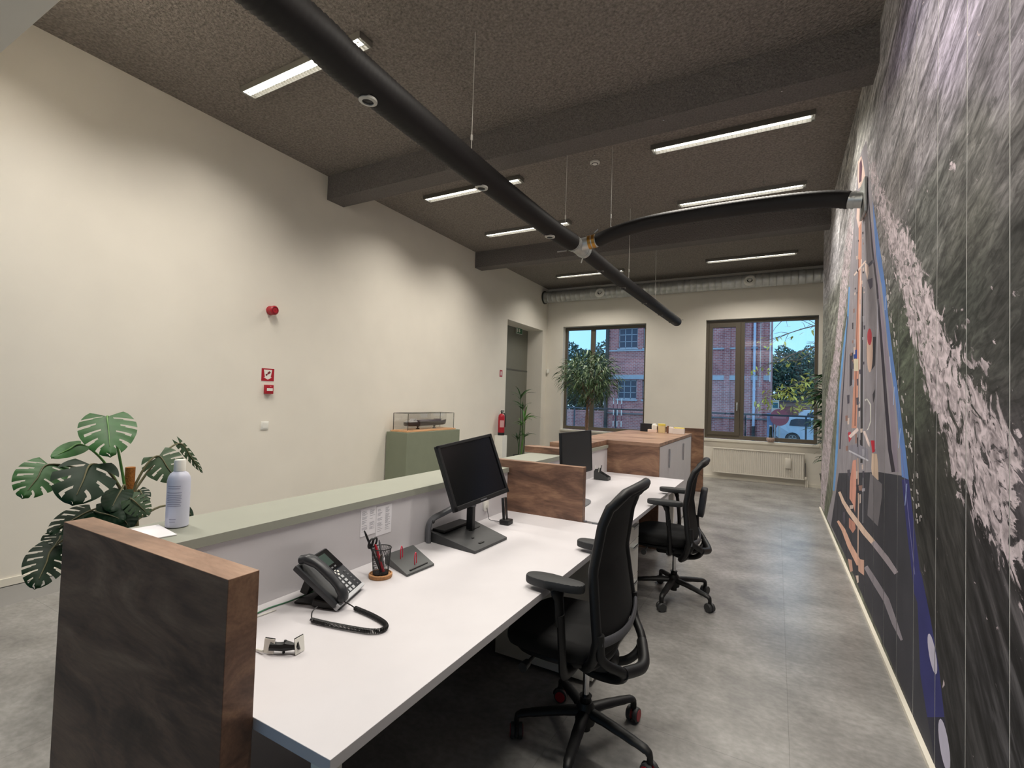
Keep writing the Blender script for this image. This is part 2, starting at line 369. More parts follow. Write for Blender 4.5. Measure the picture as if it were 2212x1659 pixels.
# mural data in wall metres (y, z)
SHIP=[((150,146,152),[(4.644,3.646),(4.859,3.665),(5.068,3.666),(5.144,3.567),(5.213,3.321),(5.321,3.172),(5.491,2.918),(5.64,2.686),(5.688,2.408),(6.053,2.109),(6.377,1.657),(6.596,1.041),(6.896,0.497),(7.622,0.05),(5.533,0.084),(3.7,0.051),(2.671,0.022),(2.515,0.022),(2.431,0.034),(2.477,0.142),(2.548,0.293),(2.626,0.452),(2.755,0.604),(2.899,0.744),(2.932,0.753),(3.041,0.936),(3.16,1.148),(3.235,1.298),(3.385,1.546),(3.552,1.795),(3.725,2.095),(3.797,2.273),(4.007,2.583),(4.174,2.826),(4.316,3.036),(4.529,3.382),(4.594,3.57)]),((62,62,70),[(6.294,0.805),(3.956,1.092),(3.16,1.162),(3.041,0.936),(2.899,0.744),(2.755,0.604),(2.626,0.452),(2.548,0.293),(2.477,0.142),(2.515,0.022),(2.671,0.022),(3.7,0.051),(5.533,0.084),(7.07,0.078)]),((96,130,190),[(4.316,3.036),(4.174,2.826),(4.007,2.583),(3.797,2.273),(3.725,2.095),(3.552,1.795),(3.385,1.546),(3.235,1.298),(3.16,1.148),(3.316,1.142),(3.354,1.289),(3.493,1.566),(3.717,1.901),(3.929,2.311),(4.144,2.573),(4.269,2.858)]),((52,54,112),[(3.16,1.148),(3.041,0.936),(2.932,0.753),(2.899,0.744),(2.755,0.604),(2.626,0.452),(2.548,0.293),(2.793,0.157),(2.913,0.284),(2.971,0.589),(3.033,0.614),(3.203,0.901),(3.316,1.128)]),((46,46,62),[(2.548,0.293),(2.477,0.142),(2.515,0.022),(2.664,0.029),(2.793,0.157)]),((140,130,145),[(4.328,2.878),(4.049,2.4),(3.746,1.904),(3.531,1.566),(3.384,1.159),(3.528,1.142),(3.662,1.568),(3.865,1.917),(4.155,2.425),(4.409,2.906)]),((110,160,215),[(5.64,2.686),(5.724,2.414),(6.094,2.113),(6.422,1.658),(6.645,1.037),(6.899,0.524),(6.694,0.555),(6.408,1.055),(6.244,1.654),(5.918,2.095),(5.615,2.365),(5.537,2.663)]),((52,48,58),[(4.612,3.288),(4.44,2.916),(4.336,2.663),(4.142,2.357),(3.924,1.826),(3.812,1.546),(3.692,1.262),(3.579,1.135),(3.479,1.15),(3.585,1.273),(3.71,1.547),(3.831,1.819),(4.072,2.342),(4.258,2.642),(4.378,2.896),(4.544,3.261)]),((70,66,76),[(5.708,2.41),(5.898,1.983),(6.094,1.548),(6.284,1.065),(6.156,1.074),(5.994,1.547),(5.823,1.976),(5.655,2.401)]),((205,205,220),[(4.073,2.261),(4.096,1.807),(4.135,1.229),(4.121,1.23),(4.082,1.806),(4.06,2.259)]),((206,150,130),[(5.004,3.107),(5.021,2.55),(5.197,1.845),(5.324,1.327),(5.007,1.338),(4.92,1.825),(4.812,2.504),(4.846,3.054)]),((120,80,72),[(5.003,2.786),(5.07,2.157),(5.133,1.354),(5.077,1.356),(5.028,2.151),(4.963,2.775)]),((235,215,205),[(4.845,2.743),(4.914,2.526),(4.905,1.979),(4.895,1.439),(4.844,1.44),(4.853,1.974),(4.862,2.515),(4.808,2.733)]),((60,58,60),[(4.775,2.496),(4.803,1.969),(4.783,1.068),(4.665,1.08),(4.706,1.96),(4.702,2.48)]),((175,175,185),[(4.714,2.483),(4.666,1.443),(4.639,0.616),(4.612,0.622),(4.638,1.444),(4.69,2.477)]),((225,200,190),[(5.087,3.674),(4.889,3.635),(4.778,3.518),(4.67,3.366),(4.819,3.356),(5.04,3.412),(5.108,3.552)]),((110,80,95),[(4.997,3.616),(4.888,3.617),(4.829,3.516),(4.875,3.412),(5.015,3.453)]),((225,195,185),[(5.118,3.268),(4.655,3.115),(4.602,3.026),(4.853,3.057),(5.017,3.061),(5.142,3.19)]),((225,205,195),[(5.294,2.721),(4.63,2.677),(4.581,2.656),(5.229,2.696)]),((232,210,200),[(4.653,2.668),(4.487,2.601),(4.461,2.534),(4.526,2.49),(4.625,2.59)]),((90,88,100),[(4.487,2.609),(4.274,2.592),(4.232,2.556),(4.463,2.58)]),((95,90,105),[(4.526,2.497),(4.287,2.456),(4.284,2.391),(4.388,2.392)]),((58,56,64),[(4.245,2.021),(4.128,2.006),(4.157,1.811),(4.293,1.786)]),((58,56,64),[(5.507,2.015),(5.274,2.011),(5.317,1.721),(5.483,1.71)]),((215,185,170),[(4.248,1.923),(4.252,1.875),(4.268,1.832),(4.295,1.799),(4.331,1.779),(4.372,1.774),(4.415,1.784),(4.455,1.81),(4.489,1.85),(4.512,1.898),(4.523,1.951),(4.518,2.003),(4.5,2.048),(4.47,2.081),(4.432,2.099),(4.389,2.101),(4.347,2.087),(4.308,2.059),(4.277,2.02),(4.257,1.973)]),((190,70,80),[(4.294,2.027),(4.297,2.009),(4.311,1.994),(4.332,1.983),(4.36,1.977),(4.391,1.978),(4.424,1.985),(4.454,1.997),(4.478,2.014),(4.495,2.033),(4.501,2.054),(4.497,2.073),(4.482,2.088),(4.459,2.099),(4.43,2.104),(4.398,2.103),(4.366,2.095),(4.337,2.082),(4.314,2.066),(4.299,2.047)]),((40,70,150),[(5.275,2.029),(5.033,2.012),(5.028,1.936),(5.207,1.948)]),((215,205,180),[(5.238,1.946),(4.943,1.924),(4.936,1.821),(5.199,1.838)]),((220,220,215),[(4.589,1.579),(4.475,1.584),(4.301,1.539),(4.294,1.413),(4.418,1.352),(4.506,1.34),(4.419,1.366),(4.336,1.419),(4.351,1.533),(4.483,1.574),(4.565,1.563)]),((60,58,64),[(4.244,1.609),(4.149,1.647),(4.146,1.593),(4.221,1.546)]),((190,60,75),[(5.579,1.275),(5.383,1.294),(5.303,1.238),(5.491,1.185)]),((235,215,210),[(5.536,1.245),(4.967,1.346),(4.872,1.326),(5.378,1.233)]),((235,215,210),[(4.666,1.327),(4.558,1.336),(4.351,1.259),(4.349,1.227),(4.423,1.238)]),((200,40,60),[(4.304,1.278),(4.146,1.288),(4.13,1.212),(4.231,1.196)]),((215,190,170),[(4.253,1.19),(4.058,1.203),(4.014,1.147),(3.989,1.039),(4.068,0.995),(4.198,0.996),(4.271,1.082)]),((140,138,150),[(5.568,1.148),(4.958,1.21),(4.422,1.209),(4.392,1.125),(4.888,1.096),(5.484,1.102)]),((200,200,210),[(5.485,1.118),(4.392,1.13),(4.416,1.117),(5.508,1.102)]),((215,155,138),[(5.217,1.045),(5.014,1.074),(4.997,0.832),(5.048,0.616),(5.189,0.667),(5.412,0.679),(5.387,0.855)]),((190,135,120),[(5.437,0.5),(5.042,0.532),(5.006,0.493),(5.171,0.418),(5.43,0.41)]),((205,175,160),[(4.951,1.09),(4.895,0.718),(4.903,0.278),(4.828,0.299),(4.832,0.73),(4.886,1.096)]),((120,116,122),[(4.315,1.045),(3.872,1.026),(3.869,0.942),(3.995,0.73),(4.419,0.72)]),((228,200,182),[(6.335,0.593),(5.986,0.542),(5.521,0.525),(4.607,0.534),(4.253,0.553),(4.104,0.612),(4.423,0.6),(5.289,0.59),(5.753,0.597),(6.138,0.633)]),((170,160,168),[(4.256,0.553),(3.78,0.566),(3.479,0.57),(3.383,0.613),(3.646,0.623),(4.101,0.612)]),((225,180,160),[(6.436,0.257),(5.98,0.259),(5.524,0.214),(4.915,0.209),(4.639,0.309),(5.242,0.302),(5.713,0.335),(6.249,0.309)]),((210,170,152),[(4.865,0.28),(4.554,0.356),(4.547,0.241),(4.828,0.191)]),((200,160,145),[(5.485,0.11),(5.224,0.172),(5.147,0.097),(5.324,0.035)]),((150,144,152),[(4.555,0.297),(4.168,0.3),(3.785,0.313),(3.532,0.272),(3.312,0.271),(3.263,0.296),(3.398,0.335),(3.623,0.385),(3.993,0.375),(4.395,0.36)]),((225,205,195),[(4.98,0.109),(4.826,0.156),(4.811,0.107),(4.882,0.076)]),((120,118,165),[(3.334,1.295),(3.186,1.007),(3.031,0.706),(3.017,0.711),(3.174,1.01),(3.324,1.296)]),((170,190,225),[(3.668,1.827),(3.637,1.727),(3.618,1.726),(3.649,1.826)]),((170,190,225),[(3.529,1.639),(3.551,1.531),(3.533,1.531),(3.512,1.638)]),((170,190,225),[(3.366,1.403),(3.408,1.29),(3.392,1.291),(3.35,1.403)]),((170,190,225),[(3.206,1.121),(3.244,1.001),(3.23,1.004),(3.192,1.122)]),((170,190,225),[(3.813,2.226),(3.824,2.139),(3.803,2.135),(3.792,2.221)]),((200,196,215),[(2.668,0.489),(2.654,0.469),(2.647,0.448),(2.646,0.43),(2.652,0.415),(2.664,0.404),(2.682,0.399),(2.703,0.4),(2.726,0.408),(2.749,0.421),(2.768,0.439),(2.783,0.46),(2.792,0.482),(2.793,0.501),(2.786,0.518),(2.772,0.528),(2.754,0.532),(2.731,0.53),(2.708,0.521),(2.686,0.507)]),((196,192,212),[(2.49,0.221),(2.477,0.198),(2.471,0.174),(2.472,0.151),(2.48,0.131),(2.494,0.116),(2.514,0.107),(2.537,0.106),(2.561,0.112),(2.585,0.126),(2.605,0.146),(2.619,0.171),(2.627,0.197),(2.626,0.222),(2.616,0.243),(2.6,0.258),(2.579,0.265),(2.555,0.265),(2.531,0.256),(2.508,0.241)]),((64,60,68),[(5.205,2.582),(5.123,2.568),(5.13,2.553),(5.191,2.562)]),((170,168,178),[(4.75,2.082),(4.642,2.072),(4.651,2.051),(4.732,2.057)]),((64,60,68),[(5.36,2.291),(5.28,2.283),(5.284,2.225),(5.344,2.229)]),((206,190,182),[(4.713,1.06),(4.625,1.073),(4.632,1.034),(4.697,1.023)]),((150,118,108),[(4.766,2.855),(4.711,2.843),(4.716,2.829),(4.756,2.837)]),((206,190,182),[(4.909,2.419),(4.847,2.41),(4.85,2.371),(4.897,2.376)]),((84,80,92),[(5.59,0.919),(5.391,0.946),(5.406,0.889),(5.554,0.866)]),((206,190,182),[(4.692,2.477),(4.656,2.472),(4.659,2.46),(4.686,2.462)]),((64,60,68),[(4.773,1.811),(4.709,1.811),(4.712,1.763),(4.76,1.761)]),((150,118,108),[(5.356,2.128),(5.251,2.119),(5.259,2.095),(5.338,2.1)]),((64,60,68),[(4.818,1.249),(4.731,1.258),(4.737,1.22),(4.802,1.212)]),((206,190,182),[(4.807,1.341),(4.676,1.35),(4.687,1.318),(4.785,1.31)]),((206,190,182),[(4.812,0.809),(4.735,0.825),(4.738,0.755),(4.796,0.741)]),((150,118,108),[(5.097,1.284),(4.988,1.293),(4.994,1.212),(5.075,1.203)]),((84,80,92),[(5.481,0.895),(5.358,0.914),(5.366,0.857),(5.457,0.841)]),((84,80,92),[(5.091,2.52),(5.049,2.515),(5.052,2.501),(5.083,2.503)]),((84,80,92),[(4.683,2.166),(4.598,2.157),(4.605,2.127),(4.668,2.132)]),((170,168,178),[(5.158,2.088),(5.099,2.085),(5.101,2.034),(5.145,2.035)]),((206,190,182),[(5.64,1.41),(5.472,1.418),(5.483,1.358),(5.609,1.35)]),((84,80,92),[(5.886,0.464),(5.707,0.503),(5.715,0.387),(5.849,0.354)]),((150,118,108),[(5.347,1.949),(5.229,1.943),(5.238,1.916),(5.327,1.918)]),((206,190,182),[(4.706,2.442),(4.637,2.431),(4.643,2.42),(4.695,2.427)]),((206,190,182),[(5.235,2.545),(5.155,2.533),(5.161,2.51),(5.221,2.518)]),((64,60,68),[(4.803,2.958),(4.727,2.937),(4.733,2.919),(4.79,2.933)]),((84,80,92),[(5.388,1.916),(5.213,1.907),(5.226,1.86),(5.357,1.865)]),((170,168,178),[(4.734,2.25),(4.645,2.239),(4.651,2.195),(4.718,2.201)]),((206,190,182),[(4.813,2.556),(4.752,2.545),(4.756,2.517),(4.802,2.524)]),((206,190,182),[(5.399,0.618),(5.146,0.667),(5.168,0.631),(5.357,0.592)]),((150,118,108),[(5.786,1.431),(5.587,1.439),(5.602,1.386),(5.751,1.378)]),((64,60,68),[(4.984,1.259),(4.917,1.267),(4.918,1.189),(4.968,1.182)]),((84,80,92),[(5.053,1.599),(4.896,1.6),(4.907,1.539),(5.024,1.536)]),((170,168,178),[(5.307,1.764),(5.167,1.762),(5.176,1.699),(5.281,1.698)]),((170,168,178),[(4.707,1.185),(4.594,1.197),(4.604,1.174),(4.688,1.163)]),((170,168,178),[(4.762,2.792),(4.726,2.786),(4.728,2.766),(4.755,2.769)]),((170,168,178),[(4.705,0.874),(4.531,0.903),(4.547,0.877),(4.676,0.853)]),((150,118,108),[(5.451,2.025),(5.353,2.02),(5.36,1.992),(5.434,1.994)]),((206,190,182),[(5.018,0.972),(4.927,0.987),(4.932,0.923),(4.999,0.91)]),((84,80,92),[(4.895,1.829),(4.771,1.825),(4.781,1.788),(4.873,1.79)]),((84,80,92),[(4.94,1.512),(4.788,1.516),(4.801,1.49),(4.915,1.485)]),((64,60,68),[(5.088,2.717),(4.99,2.696),(4.998,2.678),(5.072,2.692)]),((170,168,178),[(5.655,1.295),(5.55,1.304),(5.558,1.275),(5.637,1.267)]),((84,80,92),[(5.382,1.936),(5.27,1.931),(5.279,1.899),(5.362,1.901)]),((150,118,108),[(5.732,1.135),(5.533,1.154),(5.549,1.108),(5.697,1.092)]),((170,168,178),[(4.698,1.176),(4.578,1.189),(4.587,1.144),(4.677,1.132)]),((206,190,182),[(5.252,2.056),(5.13,2.047),(5.138,1.983),(5.228,1.988)]),((206,190,182),[(5.128,2.848),(5.048,2.829),(5.054,2.8),(5.114,2.812)]),((64,60,68),[(5.007,0.859),(4.815,0.89),(4.829,0.82),(4.972,0.794)]),((64,60,68),[(5.036,2.962),(4.984,2.95),(4.988,2.935),(5.027,2.943)]),((84,80,92),[(5.676,1.633),(5.477,1.633),(5.49,1.554),(5.638,1.55)]),((64,60,68),[(4.766,2.618),(4.671,2.599),(4.68,2.587),(4.751,2.601)]),((206,190,182),[(4.757,2.65),(4.68,2.634),(4.685,2.605),(4.744,2.616)]),((84,80,92),[(4.671,1.015),(4.578,1.029),(4.585,0.979),(4.654,0.966)]),((150,118,108),[(5.292,2.409),(5.192,2.395),(5.2,2.36),(5.274,2.368)]),((150,118,108),[(4.869,0.873),(4.665,0.905),(4.682,0.862),(4.834,0.836)]),((170,168,178),[(5.241,2.124),(5.094,2.11),(5.106,2.074),(5.216,2.083)]),((170,168,178),[(4.915,1.563),(4.813,1.566),(4.822,1.548),(4.898,1.545)]),((206,190,182),[(4.776,2.904),(4.733,2.895),(4.736,2.883),(4.768,2.889)]),((84,80,92),[(4.736,1.881),(4.618,1.875),(4.628,1.855),(4.716,1.858)]),((170,168,178),[(5.15,3.027),(5.109,3.018),(5.111,2.985),(5.142,2.991)]),((84,80,92),[(5.027,1.758),(4.942,1.757),(4.947,1.701),(5.01,1.7)]),((190,184,184),[(3.907,2.499),(3.887,2.49),(3.88,2.481),(3.896,2.482)]),((190,184,184),[(2.994,0.982),(2.968,0.985),(2.96,0.968),(2.981,0.962)]),((190,184,184),[(3.119,1.317),(3.089,1.316),(3.08,1.294),(3.103,1.29)]),((190,184,184),[(3.141,1.33),(3.117,1.329),(3.109,1.31),(3.128,1.306)]),((190,184,184),[(3.296,1.566),(3.281,1.564),(3.276,1.54),(3.288,1.537)]),((190,184,184),[(3.439,1.674),(3.423,1.671),(3.417,1.645),(3.43,1.643)]),((190,184,184),[(3.642,2.062),(3.608,2.054),(3.597,2.025),(3.624,2.026)]),((190,184,184),[(3.56,1.921),(3.535,1.915),(3.527,1.908),(3.547,1.908)]),((190,184,184),[(3.124,1.108),(3.094,1.111),(3.085,1.104),(3.109,1.098)]),((190,184,184),[(3.668,2.225),(3.63,2.214),(3.618,2.2),(3.648,2.204)]),((190,184,184),[(3.305,1.557),(3.277,1.554),(3.269,1.545),(3.291,1.543)]),((190,184,184),[(2.994,1.202),(2.972,1.203),(2.965,1.181),(2.983,1.177)]),((190,184,184),[(3.016,1.051),(2.991,1.054),(2.983,1.034),(3.003,1.028)]),((190,184,184),[(3.333,1.516),(3.307,1.513),(3.298,1.488),(3.319,1.485)]),((190,184,184),[(3.552,1.965),(3.514,1.957),(3.502,1.935),(3.532,1.936)]),((190,184,184),[(3.86,2.487),(3.835,2.477),(3.827,2.446),(3.846,2.448)]),((190,184,184),[(3.235,1.405),(3.204,1.404),(3.195,1.386),(3.219,1.382)]),((190,184,184),[(3.487,1.906),(3.451,1.899),(3.439,1.871),(3.468,1.871)]),((190,184,184),[(3.007,1.122),(2.984,1.123),(2.977,1.107),(2.995,1.102)]),((190,184,184),[(3.249,1.594),(3.231,1.591),(3.225,1.584),(3.24,1.582)]),((190,184,184),[(3.155,1.336),(3.133,1.335),(3.126,1.318),(3.143,1.314)]),((190,184,184),[(3.668,2.076),(3.652,2.07),(3.647,2.044),(3.659,2.043)]),((190,184,184),[(2.977,1.097),(2.966,1.097),(2.962,1.074),(2.97,1.07)]),((190,184,184),[(3.066,1.191),(3.056,1.19),(3.053,1.169),(3.06,1.166)]),((190,184,184),[(3.209,1.462),(3.198,1.46),(3.194,1.439),(3.202,1.437)]),((190,184,184),[(3.882,2.491),(3.861,2.483),(3.855,2.465),(3.871,2.466)]),((190,184,184),[(2.988,1.112),(2.964,1.114),(2.956,1.105),(2.975,1.1)]),((190,184,184),[(3.458,1.819),(3.445,1.815),(3.441,1.8),(3.451,1.798)]),((190,184,184),[(2.927,1.014),(2.903,1.016),(2.896,1.008),(2.915,1.002)]),((190,184,184),[(3.129,1.367),(3.105,1.366),(3.097,1.353),(3.116,1.35)]),((190,184,184),[(3.773,2.225),(3.73,2.213),(3.716,2.18),(3.75,2.184)]),((190,184,184),[(3.561,2.014),(3.537,2.007),(3.529,1.985),(3.548,1.985)]),((190,184,184),[(3.093,1.161),(3.071,1.162),(3.064,1.153),(3.082,1.148)]),((190,184,184),[(3.418,1.625),(3.399,1.622),(3.393,1.61),(3.408,1.608)]),((190,184,184),[(3.075,1.064),(3.05,1.066),(3.043,1.061),(3.062,1.055)]),((190,184,184),[(3.012,0.981),(3.001,0.981),(2.998,0.973),(3.006,0.969)]),((190,184,184),[(2.971,1.061),(2.946,1.064),(2.938,1.051),(2.958,1.045)]),((190,184,184),[(3.786,2.334),(3.756,2.324),(3.746,2.29),(3.769,2.292)]),((190,184,184),[(3.745,2.223),(3.704,2.212),(3.692,2.2),(3.724,2.204)]),((190,184,184),[(3.004,1.007),(2.984,1.008),(2.978,0.992),(2.994,0.987)]),((190,184,184),[(3.091,1.072),(3.064,1.074),(3.056,1.068),(3.077,1.062)]),((190,184,184),[(3.232,1.319),(3.205,1.319),(3.196,1.311),(3.218,1.307)]),((190,184,184),[(3.736,2.156),(3.711,2.148),(3.704,2.133),(3.723,2.133)]),((190,184,184),[(2.941,1.007),(2.926,1.008),(2.921,0.986),(2.933,0.981)]),((190,184,184),[(3.747,2.225),(3.703,2.213),(3.688,2.18),(3.723,2.184)]),((190,184,184),[(3.099,1.383),(3.088,1.381),(3.084,1.358),(3.093,1.355)]),((190,184,184),[(3.138,1.344),(3.111,1.344),(3.102,1.338),(3.124,1.334)]),((190,184,184),[(3.728,2.169),(3.699,2.16),(3.69,2.138),(3.713,2.14)]),((190,184,184),[(3.338,1.584),(3.309,1.581),(3.299,1.557),(3.322,1.555)]),((190,184,184),[(3.194,1.266),(3.181,1.264),(3.176,1.255),(3.187,1.252)]),((190,184,184),[(3.628,2.086),(3.608,2.08),(3.602,2.058),(3.617,2.057)]),((190,184,184),[(3.551,1.906),(3.518,1.899),(3.508,1.87),(3.533,1.87)]),((190,184,184),[(3.712,2.176),(3.668,2.165),(3.654,2.151),(3.689,2.155)]),((190,184,184),[(3.944,2.527),(3.899,2.511),(3.884,2.481),(3.92,2.488)]),((190,184,184),[(2.987,1.05),(2.978,1.049),(2.975,1.039),(2.982,1.036)]),((190,184,184),[(3.163,1.325),(3.15,1.324),(3.146,1.311),(3.156,1.308)]),((190,184,184),[(3.418,1.696),(3.395,1.692),(3.388,1.683),(3.406,1.682)]),((190,184,184),[(3.86,2.494),(3.82,2.48),(3.807,2.46),(3.839,2.465)]),((190,184,184),[(3.792,2.333),(3.759,2.322),(3.748,2.29),(3.774,2.293)]),((190,184,184),[(3.303,1.664),(3.28,1.66),(3.272,1.651),(3.291,1.649)]),((190,184,184),[(3.226,1.474),(3.202,1.472),(3.195,1.451),(3.214,1.448)]),((190,184,184),[(3.917,2.519),(3.873,2.503),(3.86,2.49),(3.894,2.496)]),((190,184,184),[(3.911,2.485),(3.885,2.475),(3.876,2.455),(3.897,2.457)]),((190,184,184),[(3.533,1.944),(3.516,1.939),(3.51,1.925),(3.524,1.924)]),((190,184,184),[(3.185,1.391),(3.154,1.39),(3.144,1.366),(3.168,1.362)]),((190,184,184),[(3.646,2.055),(3.616,2.048),(3.607,2.027),(3.63,2.028)]),((190,184,184),[(3.445,1.854),(3.427,1.849),(3.422,1.832),(3.435,1.831)]),((190,184,184),[(3.706,2.306),(3.674,2.296),(3.663,2.262),(3.688,2.265)]),((190,184,184),[(3.695,2.251),(3.663,2.241),(3.653,2.232),(3.679,2.235)]),((190,184,184),[(3.012,1.208),(3.001,1.207),(2.997,1.184),(3.006,1.181)])]
SEA_COL=[((3.259,3.588),(150,144,162)),((2.466,2.954),(150,143,158)),((1.944,2.604),(125,120,128)),((3.605,3.286),(150,146,150)),((2.87,2.779),(130,126,130)),((2.255,2.425),(98,97,95)),((1.881,2.249),(92,90,90)),((3.587,2.795),(118,114,114)),((2.863,2.447),(92,93,90)),((2.253,2.141),(76,76,72)),((1.943,1.903),(60,60,58)),((2.348,1.912),(62,64,60)),((3.313,1.77),(74,80,68)),((3.199,1.47),(66,71,61)),((2.839,1.266),(50,50,46)),((2.499,0.94),(46,45,44)),((2.043,0.921),(56,54,56)),((2.042,0.641),(46,45,47)),((2.333,0.41),(44,43,44)),((1.881,1.234),(70,66,70)),((7.159,3.369),(160,158,162)),((7.682,2.632),(128,130,122)),((7.863,1.386),(110,114,100)),((6.203,3.514),(178,176,178)),((4.93,4.0),(178,178,174)),((4.473,4.116),(165,163,160)),((3.844,4.001),(160,158,160)),((7.782,0.763),(124,124,112)),((5.198,3.932),(180,180,176)),((6.269,1.915),(104,108,92)),((7.099,0.325),(100,104,90)),((1.867,0.607),(44,43,45))]
FOAM=[[(4.614,3.531),(4.319,3.081),(4.032,2.778),(3.64,2.417),(3.381,2.138),(3.213,1.957),(3.09,1.798),(2.945,1.695),(2.861,1.582),(2.696,1.459),(2.564,1.369),(2.491,1.247),(2.366,1.178),(2.201,1.128),(2.044,1.062),(1.847,0.952),(1.846,1.418),(1.943,1.492),(2.121,1.595),(2.205,1.662),(2.371,1.743),(2.571,1.86),(2.637,1.949),(2.856,2.119),(2.983,2.24),(3.176,2.463),(3.455,2.609),(3.799,2.878),(4.233,3.285)],[(5.529,3.42),(5.257,3.108),(5.74,2.615),(6.168,2.205),(6.564,1.671),(6.924,1.236),(7.273,0.814),(8.044,0.029),(8.685,-0.025),(8.617,0.678),(7.897,1.64),(6.873,2.232),(6.356,2.843),(5.87,3.306)],[(2.5,1.914),(2.347,1.895),(2.26,1.829),(2.269,1.814),(2.197,1.804),(2.26,1.797),(2.398,1.813),(2.442,1.832),(2.322,1.826),(2.337,1.867),(2.454,1.888)],[(2.52,2.53),(2.45,2.488),(2.416,2.437),(2.489,2.445),(2.525,2.471)],[(1.943,1.864),(1.881,1.859),(1.84,1.84),(1.846,1.825),(1.896,1.835)],[(2.13,1.74),(2.046,1.737),(2.0,1.714),(2.046,1.715),(2.083,1.704),(2.122,1.716)],[(2.25,1.689),(2.122,1.689),(2.028,1.677),(2.064,1.666),(2.102,1.639),(2.122,1.617),(2.25,1.665)]]
# ================================================================== MURAL (flat print pasted in strips on wall_right)
def sea_material():
    m = bpy.data.materials.new('mural_sea_print'); m.use_nodes = True
    n = m.node_tree.nodes; l = m.node_tree.links; b = n['Principled BSDF']; b.inputs['Roughness'].default_value = .7
    b.inputs['Specular IOR Level'].default_value = .25
    g = n.new('ShaderNodeNewGeometry')
    ac = n.new('ShaderNodeAttribute'); ac.attribute_name = 'sea'
    af = n.new('ShaderNodeAttribute'); af.attribute_name = 'foam'
    def streak(rot, sc, nscale, det, dist):
        mp = n.new('ShaderNodeMapping'); mp.vector_type = 'TEXTURE'
        mp.inputs['Rotation'].default_value = (rot, 0, 0); mp.inputs['Scale'].default_value = sc
        l.new(g.outputs['Position'], mp.inputs[0])
        t = n.new('ShaderNodeTexNoise'); t.inputs['Scale'].default_value = nscale; t.inputs['Detail'].default_value = det
        t.inputs['Distortion'].default_value = dist; t.inputs['Roughness'].default_value = .6; l.new(mp.outputs[0], t.inputs[0]); return t
    s1 = streak(math.radians(-13), (1, 1.0, .22), 2.6, 10, 1.0)     # wind-blown streaks, upper sea
    s2 = streak(math.radians(46), (1, 1.0, .20), 2.0, 9, .8)      # wake streaks, lower sea
    sep = n.new('ShaderNodeSeparateXYZ'); l.new(g.outputs['Position'], sep.inputs[0])
    zz = n.new('ShaderNodeMapRange'); zz.inputs[1].default_value = 1.1; zz.inputs[2].default_value = 1.7; l.new(sep.outputs['Z'], zz.inputs[0])
    mixs = n.new('ShaderNodeMix'); l.new(zz.outputs[0], mixs.inputs[0]); l.new(s2.outputs[0], mixs.inputs[2]); l.new(s1.outputs[0], mixs.inputs[3])
    mr = n.new('ShaderNodeMapRange'); mr.inputs[1].default_value = .34; mr.inputs[2].default_value = .68; mr.inputs[3].default_value = .42; mr.inputs[4].default_value = 1.9
    l.new(mixs.outputs[0], mr.inputs[0])
    s3 = streak(math.radians(-16), (1, 1.0, .30), 9.0, 6, 1.4); s4 = streak(math.radians(46), (1, 1.0, .22), 7.0, 6, .8)
    mix2 = n.new('ShaderNodeMix'); l.new(zz.outputs[0], mix2.inputs[0]); l.new(s4.outputs[0], mix2.inputs[2]); l.new(s3.outputs[0], mix2.inputs[3])
    mr2 = n.new('ShaderNodeMapRange'); mr2.inputs[1].default_value = .38; mr2.inputs[2].default_value = .64; mr2.inputs[3].default_value = .62; mr2.inputs[4].default_value = 1.5; l.new(mix2.outputs[0], mr2.inputs[0])
    mm = n.new('ShaderNodeMath'); mm.operation = 'MULTIPLY'; l.new(mr.outputs[0], mm.inputs[0]); l.new(mr2.outputs[0], mm.inputs[1])
    wk = n.new('ShaderNodeMapRange'); wk.inputs[1].default_value = .50; wk.inputs[2].default_value = .62; wk.inputs[3].default_value = 0; wk.inputs[4].default_value = 2.2; l.new(s2.outputs[0], wk.inputs[0])
    near = n.new('ShaderNodeMapRange'); near.inputs[1].default_value = 2.25; near.inputs[2].default_value = 1.95; near.inputs[3].default_value = 0; near.inputs[4].default_value = 1; l.new(sep.outputs['Y'], near.inputs[0])
    lowz = n.new('ShaderNodeMapRange'); lowz.inputs[1].default_value = 1.35; lowz.inputs[2].default_value = 1.1; l.new(sep.outputs['Z'], lowz.inputs[0])
    w1_ = n.new('ShaderNodeMath'); w1_.operation = 'MULTIPLY'; l.new(wk.outputs[0], w1_.inputs[0]); l.new(near.outputs[0], w1_.inputs[1])
    w2_ = n.new('ShaderNodeMath'); w2_.operation = 'MULTIPLY_ADD'; l.new(w1_.outputs[0], w2_.inputs[0]); l.new(lowz.outputs[0], w2_.inputs[1]); l.new(mm.outputs[0], w2_.inputs[2]); mm = w2_
    hs = n.new('ShaderNodeHueSaturation'); l.new(ac.outputs['Color'], hs.inputs['Color']); l.new(mm.outputs[0], hs.inputs['Value'])
    # foam: mask broken up by lacy noise
    lc = n.new('ShaderNodeTexNoise'); lc.inputs['Scale'].default_value = 5.5; lc.inputs['Detail'].default_value = 11; lc.inputs['Distortion'].default_value = 2.2; lc.inputs['Roughness'].default_value = .65
    mp3 = n.new('ShaderNodeMapping'); mp3.vector_type = 'TEXTURE'; mp3.inputs['Rotation'].default_value = (math.radians(38), 0, 0); mp3.inputs['Scale'].default_value = (1, 1, .5)
    l.new(g.outputs['Position'], mp3.inputs[0]); l.new(mp3.outputs[0], lc.inputs[0])
    sb = n.new('ShaderNodeMath'); sb.operation = 'SUBTRACT'; l.new(lc.outputs[0], sb.inputs[0]); sb.inputs[1].default_value = .5
